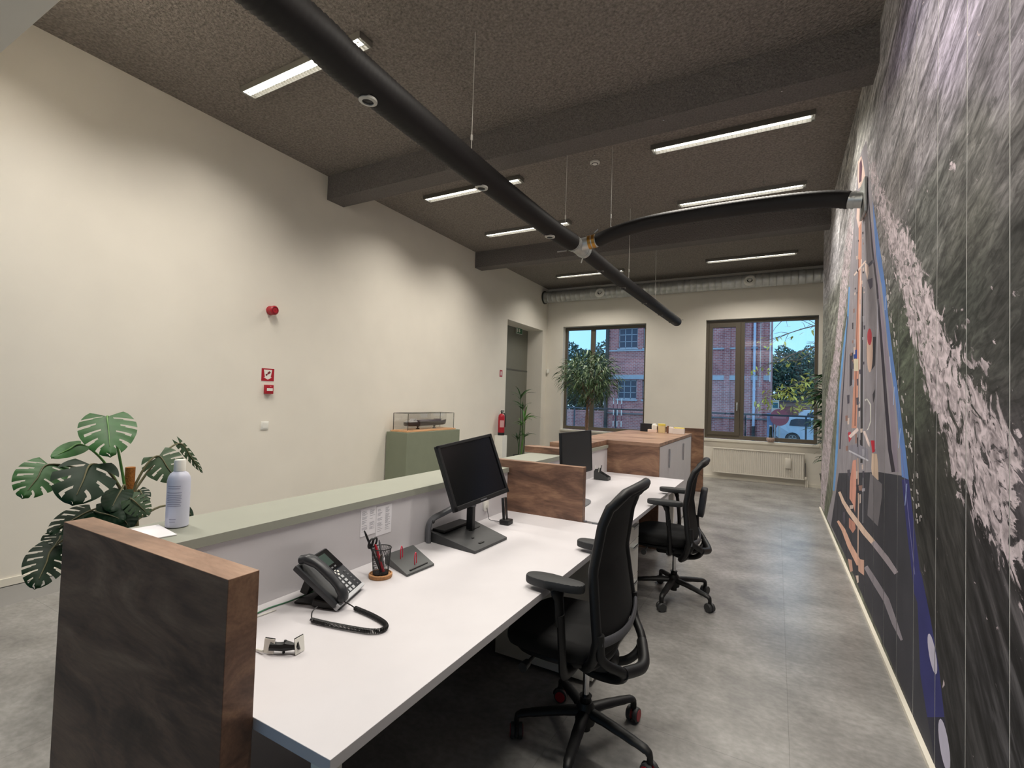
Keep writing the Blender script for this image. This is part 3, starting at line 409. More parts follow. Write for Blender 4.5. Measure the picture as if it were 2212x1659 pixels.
    ml = n.new('ShaderNodeMath'); ml.operation = 'MULTIPLY_ADD'; l.new(sb.outputs[0], ml.inputs[0]); ml.inputs[1].default_value = 3.4; l.new(af.outputs['Fac'], ml.inputs[2])
    st = n.new('ShaderNodeMapRange'); st.interpolation_type = 'SMOOTHSTEP'; st.inputs[1].default_value = .42; st.inputs[2].default_value = .62; l.new(ml.outputs[0], st.inputs[0])
    # veins inside the foam
    v = n.new('ShaderNodeTexNoise'); v.inputs['Scale'].default_value = 14; v.inputs['Detail'].default_value = 7; v.inputs['Distortion'].default_value = 1.0
    l.new(mp3.outputs[0], v.inputs[0])
    fr = n.new('ShaderNodeValToRGB'); l.new(v.outputs[0], fr.inputs[0])
    fr.color_ramp.elements[0].position = .3; fr.color_ramp.elements[0].color = lin((128, 118, 122)); fr.color_ramp.elements[1].position = .62; fr.color_ramp.elements[1].color = lin((226, 212, 218))
    # scattered flecks all over the open sea
    fk = n.new('ShaderNodeTexNoise'); fk.inputs['Scale'].default_value = 16; fk.inputs['Detail'].default_value = 6; fk.inputs['Distortion'].default_value = .8; l.new(mp3.outputs[0], fk.inputs[0])
    fs = n.new('ShaderNodeMapRange'); fs.interpolation_type = 'SMOOTHSTEP'; fs.inputs[1].default_value = .70; fs.inputs[2].default_value = .76; l.new(fk.outputs[0], fs.inputs[0])
    mxx = n.new('ShaderNodeMath'); mxx.operation = 'MAXIMUM'; l.new(fs.outputs[0], mxx.inputs[0]); l.new(st.outputs[0], mxx.inputs[1])
    mx = n.new('ShaderNodeMix'); mx.data_type = 'RGBA'; l.new(mxx.outputs[0], mx.inputs[0]); l.new(hs.outputs[0], mx.inputs[6]); l.new(fr.outputs[0], mx.inputs[7])
    l.new(mx.outputs[2], b.inputs['Base Color'])
    return m
m_sea = sea_material()
def poly_sd(py, pz, poly):
    """signed distance (positive inside) of points to polygon, numpy"""
    n = len(poly); d = np.full(py.shape, 1e9); ins = np.zeros(py.shape, bool)
    for i in range(n):
        ay, az = poly[i]; by, bz = poly[(i+1) % n]
        ey, ez = by-ay, bz-az; wy, wz = py-ay, pz-az
        t = np.clip((wy*ey+wz*ez)/(ey*ey+ez*ez+1e-12), 0, 1)
        d = np.minimum(d, np.hypot(wy-ey*t, wz-ez*t))
        c = ((az > pz) != (bz > pz)) & (py < (by-ay)*(pz-az)/((bz-az) if abs(bz-az) > 1e-9 else 1e-9)+ay)
        ins ^= c
    return np.where(ins, d, -d)
pts_c = np.array([c[0] for c in SEA_COL]); val_c = np.array([lin(c[1])[:3] for c in SEA_COL])
def sea_attrs(Y, Z):
    w = 1.0/(((Y[:, None]-pts_c[None, :, 0])/np.maximum(.35*pts_c[None, :, 0], .4))**2*1.0+((Z[:, None]-pts_c[None, :, 1])/.55)**2+.01)**2
    c = (w[:, :, None]*val_c[None]).sum(1)/w.sum(1)[:, None]
    f = np.full(Y.shape, -1.0)
    for i, p in enumerate(FOAM):
        sd = poly_sd(Y, Z, p)
        sc = (.15, .16)[i] if i < 2 else .03
        f = np.maximum(f, np.clip(sd/sc, -1.0, .50)*(.9 if i else .95)+.27)
    return c, f
mural = empty('mural', (XR, 3.6, 0), 'floor-to-ceiling photo mural of a cargo ship in foaming dark sea on the right wall', 'mural')
seams = [YM]
yy = 1.94+.37*18
while yy > -.2:
    if yy < YM-.1: seams.append(yy)
    yy -= .37
seams.append(-3.2)
for a, b in zip(seams[:-1], seams[1:]):
    lo, hi = b+.0036, a-.0036
    if a == YM: hi = a
    mid = max((lo+hi)/2, .3)
    ny = max(3, min(int((hi-lo)/(.0065*max(mid, 1.2))), 60)) if hi > 1.4 else 6
    nzv = 300 if hi > 1.4 else 30
    ys = np.linspace(lo, hi, ny+1); zs = np.linspace(.022, H, nzv+1)
    YY, ZZ = np.meshgrid(ys, zs, indexing='ij'); Y = YY.ravel(); Z = ZZ.ravel()
    co = np.stack([np.full(Y.shape, XR), Y, Z], 1)
    c, f = sea_attrs(Y, Z)
    idx = np.arange((ny+1)*(nzv+1)).reshape(ny+1, nzv+1)
    q = np.stack([idx[:-1, :-1], idx[:-1, 1:], idx[1:, 1:], idx[1:, :-1]], -1).reshape(-1, 4)
    me = bpy.data.meshes.new('wallpaper_strip'); me.from_pydata(co.tolist(), [], q.tolist())
    at = me.attributes.new('sea', 'FLOAT_COLOR', 'POINT'); at.data.foreach_set('color', np.concatenate([c, np.ones((len(c), 1))], 1).ravel().astype(np.float32))
    af = me.attributes.new('foam', 'FLOAT', 'POINT'); af.data.foreach_set('value', f.astype(np.float32))
    o = link_mesh('wallpaper_strip', me, m_sea, mural); o.matrix_parent_inverse = Matrix.Translation((-XR, -3.6, 0))
# printed ship: flat inked shapes lying on the paper
sm = {}; smats = []; bm = bmesh.new()
for k, (c, pl) in enumerate(SHIP):
    if c not in sm:
        sm[c] = len(smats); smats.append(pm('ship_ink_%d_%d_%d' % c, tuple(min(255, int(v*1.04)) for v in c), .7, var=.14, vscale=5, spec=.25))
    t = bmesh.new(); vs = [t.verts.new((XR-.00004-.000008*k, p[0], p[1])) for p in pl]
    try: f0 = t.faces.new(vs); f0.normal_update()
    except ValueError: t.free(); continue
    bmesh.ops.triangulate(t, faces=t.faces[:])
    for s_ in seams[1:-1]:   # cut along the strip joints, leaving the gap open
        for yc in (s_-.0036, s_+.0036):
            bmesh.ops.bisect_plane(t, geom=t.verts[:]+t.edges[:]+t.faces[:], plane_co=(0, yc, 0), plane_no=(0, 1, 0))
    for f in list(t.faces):
        cy = f.calc_center_median().y
        if any(abs(cy-s_) < .0036 for s_ in seams[1:-1]): t.faces.remove(f)
    for f in t.faces: f.normal_update(); f.material_index = sm[c]
    for f in t.faces:
        if f.normal.x > 0: f.normal_flip()
    me = bpy.data.meshes.new('tmp'); t.to_mesh(me); t.free(); bm.from_mesh(me); bpy.data.meshes.remove(me)
me = bpy.data.meshes.new('ship_print'); bm.to_mesh(me); bm.free()
o = link_mesh('ship_print', me, smats, mural); o.matrix_parent_inverse = Matrix.Translation((-XR, -3.6, 0))
o['label'] = 'printed cargo ship seen from above with blue hull and orange pipes'

# ================================================================== CEILING LIGHTS
def lamp_proto():
    L, Wd, Hh = 1.48, .13, .05
    r = empty('ceiling_light', (0, 0, 0), 'x', 'light', 'louvred strip lights on the dark ceiling')
    h = MB(); t = .008
    h.box((-L/2, -Wd/2, -t), (L/2, Wd/2, 0)); h.box((-L/2, -Wd/2, -Hh), (-L/2+t, Wd/2, 0)); h.box((L/2-t, -Wd/2, -Hh), (L/2, Wd/2, 0))
    h.box((-L/2, -Wd/2, -Hh), (L/2, -Wd/2+t, 0)); h.box((-L/2, Wd/2-t, -Hh), (L/2, Wd/2, 0))
    h.obj('housing', pm('lamp_housing', (120, 117, 110), .5), r)
    g = MB(); n = 38
    for i in range(n+1):
        x = -L/2+.03+(L-.06)*i/n; g.box((x-.001, -Wd/2+.01, -Hh+.001), (x+.001, Wd/2-.01, -Hh+.02))
    g.box((-L/2+.02, -.002, -Hh+.001), (L/2-.02, .002, -Hh+.02))
    o = g.obj('louvre', m_louvre, r)
    for y in (-.022, .022):
        MB().tube([(-L/2+.04, y, -.022), (L/2-.04, y, -.022)], .009, 10).obj('tube', m_tube, r)
    return r
def lamp_light(root):
    d = bpy.data.lights.new('lamp', 'AREA'); d.shape = 'RECTANGLE'; d.size = 1.40; d.size_y = .10; d.energy = LAMP_W; d.color = LAMP_COL
    d.spread = math.radians(133)
    o = bpy.data.objects.new('lamp', d); COL.objects.link(o); o.parent = root; o.location = (0, 0, -.058)
LX = (-3.505, -.46); LY = (1.055, 2.56, 5.11, 6.68, 9.60)
pos_words = {1.055: 'the one closest to the white header', 2.56: 'in the nearest ceiling bay', 5.11: 'just behind the front beam', 6.68: 'just before the second beam', 9.60: 'in the farthest bay by the windows'}
first = None
for y in LY:
    for x in LX:
        side = 'left' if x < -2 else 'right'
        if first is None: r = first = lamp_proto()
        else: r = dup(first)
        r.location = (x, y, H); r['label'] = 'lit strip light on the %s of the ceiling, %s' % (side, pos_words[y])
        if y < 2: r['label'] = 'lit strip light on the %s, %s' % (side, pos_words[y])
roots = [o for o in bpy.data.objects if o.name.startswith('ceiling_light') and o.type == 'EMPTY']
for r in roots: lamp_light(r)

# ================================================================== BLACK FABRIC AIR DUCT
def ribbed(path, r0, step=.017, amp=.0065, seg=22, sag=0):
    """spiral-wire fabric hose along a path: ribs are real rings"""
    P = [Vector(p) for p in path]; Ls = [0]
    for a, b in zip(P[:-1], P[1:]): Ls.append(Ls[-1]+(b-a).length)
    out = []; rr = []; s = 0; k = 0; i = 0
    while s < Ls[-1]:
        while Ls[i+1] < s: i += 1
        t = (s-Ls[i])/(Ls[i+1]-Ls[i]); out.append(P[i].lerp(P[i+1], t)); rr.append(r0+(amp if k % 2 else -amp*.4)); s += step; k += 1
    return out, rr
main_ctrl = [(-1.93, -3.19, 3.2), (-1.93, -1, 3.2), (-1.94, 1.27, 3.2), (-1.972, 1.785, 3.2), (-2.0, 3.06, 3.2), (-1.985, 4.3, 3.2), (-1.95, 4.80, 3.2)]
far_ctrl = [(-1.93, 5.12, 3.195), (-1.88, 6.0, 3.15), (-1.80, 7.0, 3.10), (-1.72, 7.9, 3.05), (-1.65, 8.7, 3.01), (-1.624, 9.14, 3.0)]
br_ctrl = [(-1.72, 4.94, 3.235), (-1.50, 4.89, 3.275), (-1.12, 4.85, 3.315), (-.5, 4.80, 3.31), (.05, 4.74, 3.275), (.35, 4.70, 3.235), (.50, 4.67, 3.19)]
duct = empty('air_duct', (-1.94, 4.95, 3.2), 'black ribbed fabric air duct hung on wires, with a branch to the mural wall', 'air duct')
inv = Matrix.Translation((1.94, -4.95, -3.2))
def keep(o): o.matrix_parent_inverse = inv; return o
m_duct = pm('black_duct_fabric', (24, 21, 21), .6, var=.1, spec=.4)
P_, R_ = ribbed(curve_pts(main_ctrl, 10), .098)
R_ = [r_*(1-.13*min(1, max(0, (p_.y-1.5)/3.3))) for p_, r_ in zip(P_, R_)]
keep(MB().tube(P_, R_, 22).obj('near_hose', m_duct, duct, True, 80))
P_, R_ = ribbed(curve_pts(far_ctrl, 10), .081, .02, .003)
keep(MB().tube(P_, R_, 22).obj('far_hose', m_duct, duct, True, 80))
P_, R_ = ribbed(curve_pts(br_ctrl, 10), .070, .015, .002)
keep(MB().tube(P_, R_, 22).obj('branch_hose', m_duct, duct, True, 80))
# Y-piece of galvanised steel with brass bands
y = MB(); y.tube([(-1.952, 4.78, 3.2), (-1.94, 4.95, 3.2), (-1.93, 5.14, 3.195)], .082, 22); y.tube([(-1.95, 4.93, 3.2), (-1.86, 4.935, 3.215), (-1.71, 4.94, 3.237)], [.075, .070, .068], 22)
keep(y.obj('y_piece', m_steel, duct, True))
for p, d in (((-1.951, 4.83, 3.2), (0.05, 1, 0)), ((-1.935, 5.07, 3.2), (.05, 1, 0)), ((-1.80, 4.938, 3.225), (1, .02, .12)), ((-1.755, 4.938, 3.23), (1, .02, .12))):
    v = Vector(d).normalized(); c = Vector(p)
    keep(MB().tube([c-v*.016, c+v*.016], .074 if d[0] == 1 else .089, 22).obj('clamp_band', m_brass if d[0] == 1 else m_steel, duct, True))
for p, q in (((-2.02, 4.80, 3.12), (-2.10, 4.74, 3.10)), ((-1.93, 5.06, 3.10), (-1.96, 5.10, 3.06)), ((-1.76, 4.95, 3.33), (-1.72, 4.95, 3.36))):
    keep(MB().tube([p, q], .007, 8).obj('clamp_screw', m_steel, duct))
# nozzles set into the lower left of the hose
def along(ctrl, yv):
    P = curve_pts(ctrl, 12)
    return min(P, key=lambda p: abs(p.y-yv))
for yv in (0.65, 1.87, 3.06, 4.30, 5.62, 6.45, 7.3, 8.1, 8.75):
    c = along(main_ctrl if yv < 4.8 else far_ctrl, yv); dirv = Vector((-.06, 0, -1)).normalized()
    X = Vector((0, 1, 0)); Y = dirv.cross(X)
    M = frame(c+dirv*(.092-.013*min(1, max(0, (yv-1.5)/3.3)) if yv < 4.8 else .074), X, Y, dirv); rr = .05 if yv < 4.8 else .04
    b = MB(); b.lathe([(rr*.62, .0), (rr*.62, .016), (rr, .012), (rr, .0)], 24, M, 0, cap=False).lathe([(0, .009), (rr*.64, .009)], 20, M, 1, cap=False)
    keep(b.obj('nozzle', [pm('nozzle_grey', (190, 188, 180), .4) if yv < 4.8 else pm('nozzle_dark', (80, 78, 74), .5), m_black], duct, True))
c = Vector(far_ctrl[-1]); keep(MB().tube([c, c+Vector((.006, .03, 0))], .076, 22).obj('end_cap', m_duct, duct, True))
keep(MB().box((c.x-.11, c.y+.02, 3.03), (c.x+.11, c.y+.03, 3.036)).obj('end_strap', pm('strap_grey', (150, 148, 140), .6), duct))
# wall collar
wc = MB(); wc.box((XR-.022, 4.53, 3.04), (XR-.004, 4.78, 3.31), .002); wc.tube([(.49, 4.672, 3.193), (.585, 4.655, 3.172)], .066, 22); wc.tube([(.515, 4.668, 3.188), (.53, 4.666, 3.185)], .072, 22)
keep(wc.obj('wall_collar', m_steel, duct, True))
for p in ((-1.957, 2.896), (-2.0, 4.62), (-1.84, 6.62), (-1.74, 7.80), (-1.60, 4.905), (-1.95, -1.2)):
    c = along(main_ctrl if p[1] < 4.8 else far_ctrl, p[1]) if p[0] < -1.65 else along([(q[0], q[1], q[2]) for q in br_ctrl], 4.90)
    zt = c.z+(.068 if p[0] > -1.65 else .086)
    w = MB(); w.tube([(c.x, p[1], zt), (c.x, p[1], H)], .0028, 6); w.box((c.x-.006, p[1]-.006, zt+.11), (c.x+.006, p[1]+.006, zt+.15)); w.tube([(c.x, p[1], zt-.005), (c.x+.006, p[1], zt+.02)], .005, 6)
    keep(w.obj('hanging_wire', pm('wire_bright', (214, 212, 204), .5), duct))
# small things on the ceiling
sd = empty('smoke_detector', (-1.846, 5.144, H), 'small round white smoke detector on the ceiling between the two front right strip lights', 'smoke detector')
MB().lathe([(.0, -.026), (.03, -.024), (.05, -.018), (.055, -.008), (.055, 0), (0, 0)], 24).obj('body', m_whitep, sd, True)
MB().lathe([(.030, -.0245), (.030, -.0260), (.040, -.0235), (.040, -.0215)], 24, cap=False).obj('vent_ring', pm('vent_dark', (70, 68, 64), .6), sd)
for i, (x, y, w_) in enumerate(((-1.765, 4.907, 'by the smoke detector'), (-.86, 4.05, 'on the front beam edge'), (.003, 4.05, 'on the front beam near the mural'), (-.169, 6.376, 'before the second beam'), (-2.52, 5.9, 'above the middle of the black duct'))):
    z = ZB if 4.0 < y < 4.3 else H
    o = MB().tube([(x, y, z), (x, y, z-.05)], .0025, 6).lathe([(.0, -.055), (.008, -.05), (.008, -.045), (0, -.04)], 10, Matrix.Translation((x, y, z))).obj('ceiling_hook', m_chrome)
    tag(o, 'tiny bright metal hook in the dark ceiling %s' % w_, 'hook', 'bare hooks in the ceiling')
# ================================================================== SILVER DUCT ON THE WINDOW WALL
sdt = empty('spiral_duct', (XL, YF-.24, 3.965), 'silver spiral steel air duct high on the window wall', 'air duct')
R0 = .135; pp = []; rr = []
xx = XL+.03; k = 0
while xx < XA-.05:
    pp += [(xx, YF-.24, 3.965), (xx+.094, YF-.24, 3.965), (xx+.096, YF-.24, 3.965), (xx+.104, YF-.24, 3.965), (xx+.106, YF-.24, 3.965)]; rr += [R0, R0, R0+.003, R0+.003, R0]; xx += .12
i2 = Matrix.Translation((-XL, -(YF-.24), -3.965))
o = MB().tube(pp, rr, 32).obj('pipe', m_steel, sdt, True, 60); o.matrix_parent_inverse = i2
o = MB().tube([(XL+.002, YF-.24, 3.965), (XL+.03, YF-.24, 3.965)], .155, 32).obj('end_flange', pm('dark_flange', (70, 70, 64), .5, .6), sdt, True); o.matrix_parent_inverse = i2
for x in (-2.3, -3.65, -.9, .4):
    o = MB().tube([(x, YF-.24, 3.965), (x+.035, YF-.24, 3.965)], R0+.006, 32).obj('coupling', m_steel, sdt, True); o.matrix_parent_inverse = i2
for x in (-3.53, -.49):
    M = frame(Vector((x, YF-.24-.125, 3.965-.02)), Vector((1, 0, 0)), Vector((0, -.25, -.968)), Vector((0, -.968, .25)))
    o = MB().lathe([(.05, .02), (.055, .035), (.085, .035), (.112, .012), (.112, 0), (.05, 0)], 32, M, cap=False).lathe([(0, .012), (.052, .012)], 24, M, 1, cap=False).lathe([(0, .03), (.022, .027), (.03, .012)], 20, M, 0, cap=False).obj('supply_valve', [m_whitep, pm('valve_dark', (26, 26, 26), .7)], sdt, True); o.matrix_parent_inverse = i2
    o['label'] = 'round white air valve with dark throat'
# ================================================================== RECEPTION FURNITURE
def panel(name, y0, y1, lab, x0=-1.907, x1=-1.056, z1=1.08):
    o = MB().box((x0, y0, 0), (x1, y1, z1), .0015).obj(name, [m_wood, m_woodtop_lit])
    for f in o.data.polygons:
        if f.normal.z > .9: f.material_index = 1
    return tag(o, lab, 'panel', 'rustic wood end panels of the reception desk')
panel('end_panel', .648, .722, 'dark rustic wood end panel nearest the camera, standing at the front end of the desk')
panel('end_panel', 2.884, 2.934, 'rustic wood divider panel between the first and the second white desk')
panel('end_panel', 8.86, 8.93, 'upright rustic wood panel behind the white cupboard, in front of the window wall', x1=-1.093)
# counters (worktop on a white screen with a sage front)
def counter(y0, y1, lab):
    r = empty('reception_counter', (-1.74, (y0+y1)/2, 0), lab, 'counter', 'sage topped reception counters'); iv = Matrix.Translation((1.74, -(y0+y1)/2, 0))
    for nm, a, b, m in (('countertop', (-1.885, y0, .998), (-1.588, y1, 1.03), m_sage), ('screen', (-1.625, y0, 0), (-1.598, y1, .998), m_white), ('front', (-1.875, y0, 0), (-1.845, y1, .998), m_sage), ('shelf', (-1.845, y0, .5), (-1.625, y1, .52), m_white)):
        o = B(nm, a, b, m, r, .001); o.matrix_parent_inverse = iv
    return r
c1 = counter(.724, 2.882, 'long pale sage green counter top behind the first desk and its monitor')
c2 = counter(2.936, 5.088, 'pale sage green counter top behind the second desk, beyond the divider panel')
# wood upstands lying on the second counter
o = MB().box((-1.955, 3.82, 1.0305), (-1.60, 3.95, 1.083), .001).obj('counter_box', [m_wood, m_woodtop_lit])
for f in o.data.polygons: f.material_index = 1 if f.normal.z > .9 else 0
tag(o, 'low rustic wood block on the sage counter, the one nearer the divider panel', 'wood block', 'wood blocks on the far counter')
o = MB().box((-1.955, 4.36, 1.0305), (-1.60, 5.085, 1.083), .001).obj('counter_box', [m_wood, m_woodtop_lit])
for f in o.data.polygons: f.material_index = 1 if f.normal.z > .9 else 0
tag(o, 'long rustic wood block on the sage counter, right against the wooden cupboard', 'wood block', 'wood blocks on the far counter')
def desk(y0, y1, lab):
    r = empty('desk', (-1.2, (y0+y1)/2, 0), lab, 'desk', 'white reception desks'); iv = Matrix.Translation((1.2, -(y0+y1)/2, 0))
    def k(o): o.matrix_parent_inverse = iv; return o
    k(MB().box((-1.597, y0, DZ-.028), (-.80, y1, DZ), .0012).obj('desktop', m_white, r))
    for x in (-1.52, -.93):
        for y in (y0+.06, y1-.1):
            if x > -1 and ((y0 < 1 and y > 2) or (y0 > 2 and y < 4)): continue
            k(MB().box((x, y, .0), (x+.05, y+.05, DZ-.03), .003).obj('leg', m_whitep, r))
    k(B('cable_tray', (-1.56, y0+.1, .60), (-1.46, y1-.1, .62), m_greyp, r))
    return r
desk(.724, 2.882, 'long white desk nearest the camera with a phone and a pen cup on it')
desk(2.936, 5.088, 'white desk beyond the wooden divider, in front of the second chair')
o = MB().tube([(-1.0, 2.909, .735), (-.80, 2.909, .735)], .008, 8).box((-1.05, 2.89, .742), (-1.03, 2.905, .750), .002).obj('desk_joint', m_greyp); tag(o, 'grey metal joint strip in the gap between the two white desks', 'joint strip')
# drawer pedestals
def drawers(y0, y1, lab):
    r = empty('drawer_pedestal', (-1.1, (y0+y1)/2, 0), lab, 'drawer unit', 'white drawer pedestals under the desks'); iv = Matrix.Translation((1.1, -(y0+y1)/2, 0))
    o = B('body', (-1.42, y0, .02), (-.846, y1, .708), m_whitep, r, .002); o.matrix_parent_inverse = iv
    for z0, z1 in ((.575, .704), (.335, .570), (.03, .330)):
        o = B('drawer', (-.845, y0+.003, z0), (-.828, y1-.003, z1), m_whitep, r, .001); o.matrix_parent_inverse = iv
        yc = y1-.16
        h = MB().box((-.829, yc-.06, z1-.022), (-.802, yc+.06, z1-.018)).box((-.805, yc-.06, z1-.036), (-.802, yc+.06, z1-.018)).obj('handle', m_steel, o)
    o = MB().tube([(-.828, y1-.30, .49), (-.815, y1-.30, .49), (-.810, y1-.30, .43)], .004, 6).obj('key', m_steel, r); o.matrix_parent_inverse = iv
    for yy in (y0+.05, y1-.05):
        o = MB().lathe([(.015, 0), (.015, .02)], 12, Matrix.Translation((-.9, yy, 0))).obj('foot', m_greyp, r); o.matrix_parent_inverse = iv
drawers(2.475, 2.878, 'white drawer pedestal under the first desk, half hidden by the nearer chair')
drawers(2.938, 3.395, 'white three-drawer pedestal between the two chairs, under the second desk')
# cupboard block with wood top and waterfall side
cb = empty('cupboard', (-1.5, 6.15, 0), 'wood topped cupboard block with white doors at the far end of the second desk', 'cupboard'); iv = Matrix.Translation((1.5, -6.15, 0))
def k(o): o.matrix_parent_inverse = iv; return o
k(MB().box((-1.96, 5.092, 1.048), (-1.05, 7.24, 1.083), .0012).obj('top', m_woodtop_lit, cb))
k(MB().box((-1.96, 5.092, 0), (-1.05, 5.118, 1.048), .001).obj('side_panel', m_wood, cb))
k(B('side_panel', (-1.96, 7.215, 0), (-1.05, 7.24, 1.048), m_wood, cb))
k(B('carcass', (-1.95, 5.12, .0), (-1.074, 7.214, 1.046), m_whitep, cb))
for i in range(4):
    ya = 5.122+i*.5235
    d = k(B('door', (-1.073, ya+.0015, .06), (-1.053, ya+.522, 1.044), m_white, cb, .0012))
    yh = ya+(.455 if i % 2 == 0 else .38+.04) if i in (0, 2) else ya+.06
    yh = {0: 5.60, 1: 5.70, 2: 6.52, 3: 6.78}[i]
    if i != 1 and i != 3: MB().box((-1.052, yh-.006, .78), (-1.035, yh+.006, .99), .003).obj('handle', m_chrome, d)
# ================================================================== OFFICE CHAIRS
def superellipse(a, b, n=28, p=3.2):
    o = []
    for i in range(n):
        t = 2*PI*i/n; c, s = math.cos(t), math.sin(t)
        o.append((a*abs(c)**(2/p)*(1 if c >= 0 else -1), b*abs(s)**(2/p)*(1 if s >= 0 else -1)))
    return o
def back_x(v):   # profile of the back, v 0..1 bottom to top, +x is behind the sitter
    P = [(0, .11), (.08, .15), (.2, .168), (.35, .150), (.55, .128), (.8, .150), (.92, .180), (1, .225)]
    for (a, xa), (b, xb) in zip(P[:-1], P[1:]):
        if v <= b:
            t = (v-a)/(b-a); t = t*t*(3-2*t) if False else t
            return xa+(xb-xa)*t
    return P[-1][1]
def back_w(v):
    P = [(0, .19), (.08, .235), (.2, .252), (.35, .242), (.6, .222), (.85, .208), (.95, .196), (1, .170)]
    for (a, xa), (b, xb) in zip(P[:-1], P[1:]):
        if v <= b: return xa+(xb-xa)*(v-a)/(b-a)
    return P[-1][1]
Z0, Z1 = .43, 1.15
def back_pt(u, v, off=0):
    x = back_x(v)+off-.045*u*u*(1-.5*v); return Vector((x, u*back_w(v), Z0+(Z1-Z0)*v-.012*u*u*(v > .9)))
def make_chair(lab, base_rot, red):
    r = empty('office_chair', (0, 0, 0), lab, 'office chair', 'black mesh office chairs at the desks')
    # back mesh
    nu, nv = 14, 36; m = MB(); vs = []
    for off in (-.003, .003):
        for j in range(nv+1):
            for i in range(nu+1): vs.append(back_pt(-1+2*i/nu, j/nv, off))
    N = (nu+1)*(nv+1); fs = []
    for j in range(nv):
        for i in range(nu):
            a = j*(nu+1)+i; fs.append((a, a+nu+1, a+nu+2, a+1)); fs.append((N+a, N+a+1, N+a+nu+2, N+a+nu+1))
    m.faces(vs, fs); m.obj('backrest', m_mesh, r, True)
    # frame round the mesh
    P = [back_pt(-1, v/30) for v in range(0, 31)] + [back_pt(-1+i/6, 1) for i in range(1, 12)] + [back_pt(1, v/30) for v in range(30, -1, -1)] + [back_pt(1-i/4, 0) for i in range(1, 8)] + [back_pt(-1, 0)]
    MB().tube(P, .020, 10, cap=False).obj('back_frame', m_black, r, True)
    t = MB(); t.tube([back_pt(-1+i/6, .985, .004) for i in range(13)], [.012]+[.02]*11+[.012], 10); t.obj('top_roll', pm('top_fabric', (34, 35, 38), .8, var=.1), r, True)
    # lumbar band behind the mesh
    lb = [back_pt(-1.02+2.04*i/14, .20-.035*math.cos((i/14-.5)*PI), .018) for i in range(15)]
    MB().tube(lb, .020, 10, flat=.45, up=(1, 0, 0)).obj('lumbar_band', pm('lumbar_grey', (84, 85, 90), .5), r, True)
    # carrier: hoop from the sides of the back curving under the seat
    cr_ = MB()
    for s in (-1, 1):
        cr_.tube(curve_pts([back_pt(s, .24, .012), back_pt(s, .10, .035), Vector((.205, s*.15, .43)), Vector((.16, s*.09, .365)), Vector((.05, s*.06, .345)), Vector((-.04, s*.05, .37))], 6), .019, 10)
    cr_.tube(curve_pts([(.205, -.15, .43), (.245, 0, .405), (.205, .15, .43)], 6), .024, 10)
    cr_.obj('back_carrier', m_black, r, True)
    # seat cushion
    s = MB(); t = bmesh.new(); rings = []
    prof = [(.90, -.035), (.97, -.028), (1.0, -.008), (1.0, .012), (.97, .028), (.88, .038), (.6, .034), (.25, .030)]
    se = superellipse(.235, .245, 36)
    for sc, z in prof:
        rg = []
        for px, py in se:
            x = px*sc-.10; y = py*sc; zz = .47+z-.06*max(0, (-x-.19)/.15)**2*.35+.012*abs(y/.24)**2
            rg.append(t.verts.new((x, y, zz)))
        rings.append(rg)
    n = len(se)
    for i in range(len(rings)-1):
        for q in range(n): t.faces.new((rings[i][q], rings[i][(q+1) % n], rings[i+1][(q+1) % n], rings[i+1][q]))
    t.faces.new(rings[0][::-1]); t.faces.new(rings[-1])
    s.add(t); s.obj('seat', m_fabric, r, True, 60)
    s = MB().prism([(x*.88-.10, y*.88) for x, y in superellipse(.225, .235, 24)], .415, .436, bev=.006); s.obj('seat_pan', m_black, r, True)
    MB().box((-.13, -.075, .345), (.13, .075, .416), .02).obj('tilt_mechanism', m_black, r, True)
    # levers with knobs
    for x, y in ((-.19, -.235), (-.02, -.16)):
        MB().tube([(x, -.06, .385), (x, y+.02, .385)], .007, 8).tube([(x, y+.03, .385), (x, y-.015, .385)], [.016, .02], 14).obj('lever', m_black2, r, True)
    MB().tube([(-.10, .06, .385), (-.10, .24, .385)], .007, 8).tube([(-.10, .22, .385), (-.10, .25, .385)], .018, 14).obj('lever', m_black2, r, True)
    # armrests
    for sgn in (-1, 1):
        pd = superellipse(.125, .043, 26, 2.6)
        a = MB().prism([(x-.04, y*(1.1 if x < 0 else .95)) for x, y in pd], -.006, .030, Matrix.Translation((0, sgn*.285, .765)), bev=.009)
        ao = a.obj('armrest_pad', pm('arm_pad', (40, 41, 42), .6, var=.05), r, True)
        b = MB(); b.tube(curve_pts([(-.035, sgn*.288, .765), (-.02, sgn*.292, .72), (-.01, sgn*.292, .62)], 4), [.05]+[.034]*3+[.026]*5, 10, flat=.5)
        b.tube(curve_pts([(-.01, sgn*.292, .66), (0, sgn*.290, .52), (.0, sgn*.27, .43), (.0, sgn*.2, .405), (0, sgn*.08, .40)], 5), .024, 10, flat=.62)
        b.obj('armrest_post', m_black, r, True)
    # gas lift
    MB().lathe([(.0, .055), (.024, .06), (.024, .20), (.028, .205)], 20).obj('lift_column', m_black, r, True)
    MB().lathe([(.014, .20), (.014, .36)], 20).obj('gas_lift', m_chrome, r, True)
    MB().lathe([(.0, .085), (.042, .09), (.046, .12), (.038, .165), (.03, .18), (0, .182)], 24).obj('base_hub', m_black, r, True)
    # legs with casters
    leg0 = None; R_ = .30
